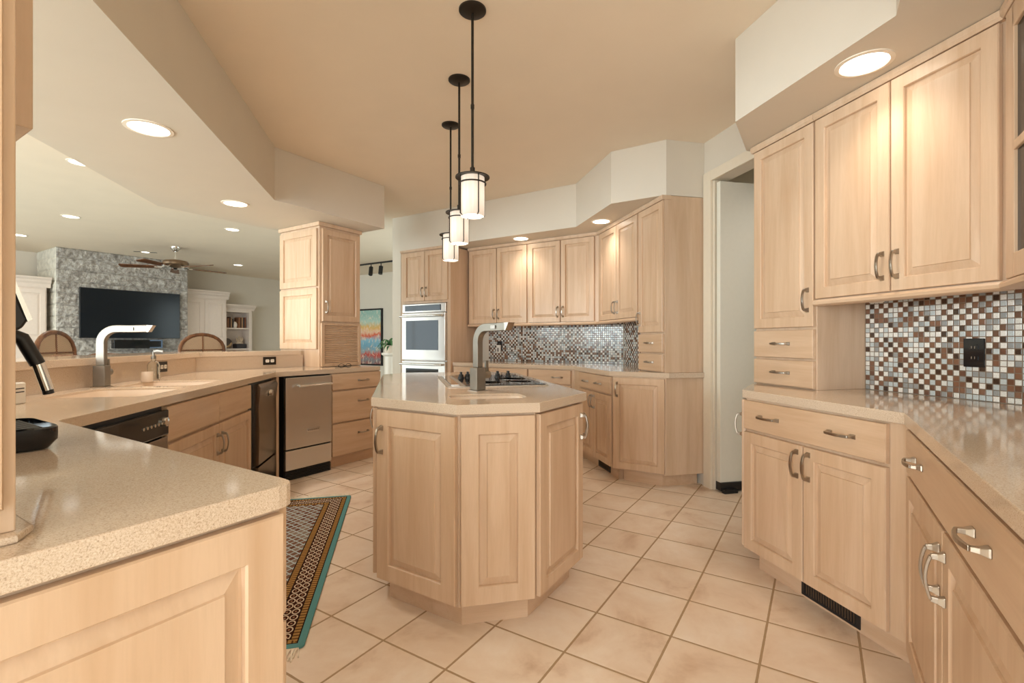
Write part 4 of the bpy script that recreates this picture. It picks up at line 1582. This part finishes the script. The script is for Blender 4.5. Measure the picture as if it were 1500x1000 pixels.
# ceiling fan
fn = thing('ceiling_fan', 'ceiling fan with brown wooden blades in the living room', 'ceiling fan', (-3.786, 9.315, Z_CEIL))
mk('canopy', lathe([(0, 0), (.075, 0), (.07, -.03), (.03, -.075), (0, -.075)], 24), M['chrome'], fn, smooth=True)
mk('rod', tube([(0, 0, -.07), (0, 0, -.22)], .014, 10), M['chrome'], fn, smooth=True)
mk('motor', lathe([(0, -.21), (.07, -.215), (.17, -.235), (.195, -.270), (.185, -.300), (.11, -.33), (.06, -.350), (0, -.355)], 30), plain('fan_bronze', (.28, .19, .12), .3, .8), fn, smooth=True)
for k in range(5):
    a = math.radians(41 + 72 * k)
    c, s_ = math.cos(a), math.sin(a)
    bm = prism(rounded([(.26, -.055), (.80, -.075), (.80, .075), (.26, .055)], [.02, .05, .05, .02], 4), -.006, .006)
    bm.transform(Matrix.Rotation(a, 4, 'Z') @ Matrix.Translation((0, 0, -.345)) @ Matrix.Rotation(math.radians(11), 4, 'X'))
    bl = mk('blade', bm, M['dark_wood'], fn)
    mk('blade_iron', sweep([(.08 * c, .08 * s_, -.30), (.20 * c, .20 * s_, -.350), (.30 * c, .30 * s_, -.352)], rect(.05, .008)), M['chrome'], bl)


def bar_stool(label, loc, rz):
    """local -y is the front (towards the bar)"""
    t = thing('bar_stool', label, 'bar stool', loc, rz)
    mk('seat', prism(rounded([(-.22, -.22), (.22, -.22), (.20, .20), (-.20, .20)], .06, 4), .70, .76), plain('seat_cushion', srgb(176, 158, 136), .8), t, bevel=.012)
    for sx, sy in ((-1, -1), (1, -1), (1, 1), (-1, 1)):
        mk('leg', sweep([(sx * .20, sy * .20, 0), (sx * .18, sy * .18, .70)], circ(.018, 8), scales=[.75, 1.1]), M['dark_wood'], t, smooth=True)
    bm = bmesh.new()
    for z, sy in ((.24, -1), (.32, 1)):
        tube([(-.19, sy * .19, z), (.19, sy * .19, z)], .010, 8, bm)
    for sx in (-1, 1):
        tube([(sx * .19, -.19, .28), (sx * .19, .19, .28)], .010, 8, bm)
    mk('stretcher', bm, M['dark_wood'], t, smooth=True)
    pts = [(-.185, .20, .70), (-.205, .225, .90)]
    for i in range(13):
        a = PI - PI * i / 12
        pts.append((.21 * math.cos(a), .245 + .01 * math.sin(a), 1.05 + .185 * math.sin(a) ** .8))
    pts += [(.205, .225, .90), (.185, .20, .70)]
    mk('back_frame', sweep(pts, circ(.018, 10), up=(0, 1, 0)), M['dark_wood'], t, smooth=True)
    bm = bmesh.new()
    pr = [(-.19, .232, .86), (-.195, .245, 1.05)] + [(.195 * math.cos(PI - PI * i / 12), .25, 1.05 + .17 * math.sin(PI * i / 12) ** .8) for i in range(1, 12)] + [(.195, .245, 1.05), (.19, .232, .86)]
    fa = [bm.verts.new((p[0], p[1] - .003, p[2])) for p in pr]
    fb = [bm.verts.new((p[0], p[1] + .003, p[2])) for p in pr]
    bm.faces.new(fa)
    bm.faces.new(fb)
    for i in range(len(pr)):
        bm.faces.new((fa[i], fa[(i + 1) % len(pr)], fb[(i + 1) % len(pr)], fb[i]))
    mk('cane_panel', bm, M['cane'], t)
    bm = tube([(0, .236, .86), (0, .246, 1.22)], .006, 6)
    tube([(-.195, .238, 1.08), (.195, .238, 1.08)], .006, 6, bm)
    mk('back_slats', bm, M['dark_wood'], t)
    for sx in (-1, 1):
        mk('arm', sweep([(sx * .205, .22, 1.02), (sx * .235, .10, 1.06), (sx * .245, -.05, 1.05), (sx * .23, -.12, 1.035)], circ(.015, 8)), M['dark_wood'], t, smooth=True)
    return t


bar_stool('cane-backed wooden bar stool behind the sink tap', (-2.33, 4.355, 0), math.radians(90))
bar_stool('cane-backed wooden bar stool in front of the white two-door cabinet', (-1.80, 5.28, 0), math.radians(45))

# ================================================================== HALL
h0, h1 = (-2.83, 14.07), (4.2, 7.04)
pa = thing('painting', 'framed abstract painting in orange, blue and red on the hall wall', 'painting', (*along(h0, h1, 2.21, -.003), .60), ang(h0, h1))
mk('canvas', box(.03, 1.12, -.030, -.004, .03, 1.31), M['art'], pa)
bm = bmesh.new()
for a_, b_, c_, d_ in ((0, 1.15, 0, .035), (0, 1.15, 1.305, 1.34), (0, .035, .035, 1.305), (1.115, 1.15, .035, 1.305)):
    box(a_, b_, -.045, 0, c_, d_, bm)
mk('frame', bm, M['black'], pa)
pp = thing('potted_plant', 'leafy green plant on a tall white stand half hidden by the oven wall', 'plant', (-.22, 8.25, 0))
mk('stand', lathe([(0, 0), (.14, 0), (.14, .03), (.09, .06), (.08, .92), (.13, .95), (.13, .98), (0, .98)], 24), M['white_plastic'], pp, smooth=True)
mk('pot', lathe([(0, .98), (.08, .98), (.11, 1.10), (.10, 1.10), (.08, 1.0), (0, 1.0)], 24), M['ceramic'], pp, smooth=True)
bm = bmesh.new()
random.seed(9)
for i in range(34):
    a = random.uniform(0, 2 * PI)
    L = random.uniform(.18, .32)
    up = random.uniform(.02, .20)
    c, s_ = math.cos(a), math.sin(a)
    w = .018
    prev = None
    for k in range(6):
        q = k / 5
        r = L * q
        z = 1.08 + up * math.sin(q * PI * .75) - .10 * q * q
        ww = w * math.sin(PI * min(.98, q * .9 + .08))
        p = [bm.verts.new((r * c - ww * s_, r * s_ + ww * c, z)), bm.verts.new((r * c + ww * s_, r * s_ - ww * c, z + .002))]
        if prev:
            bm.faces.new((prev[0], prev[1], p[1], p[0]))
        prev = p
fo = mk('foliage', bm, M['leaf'], pp)
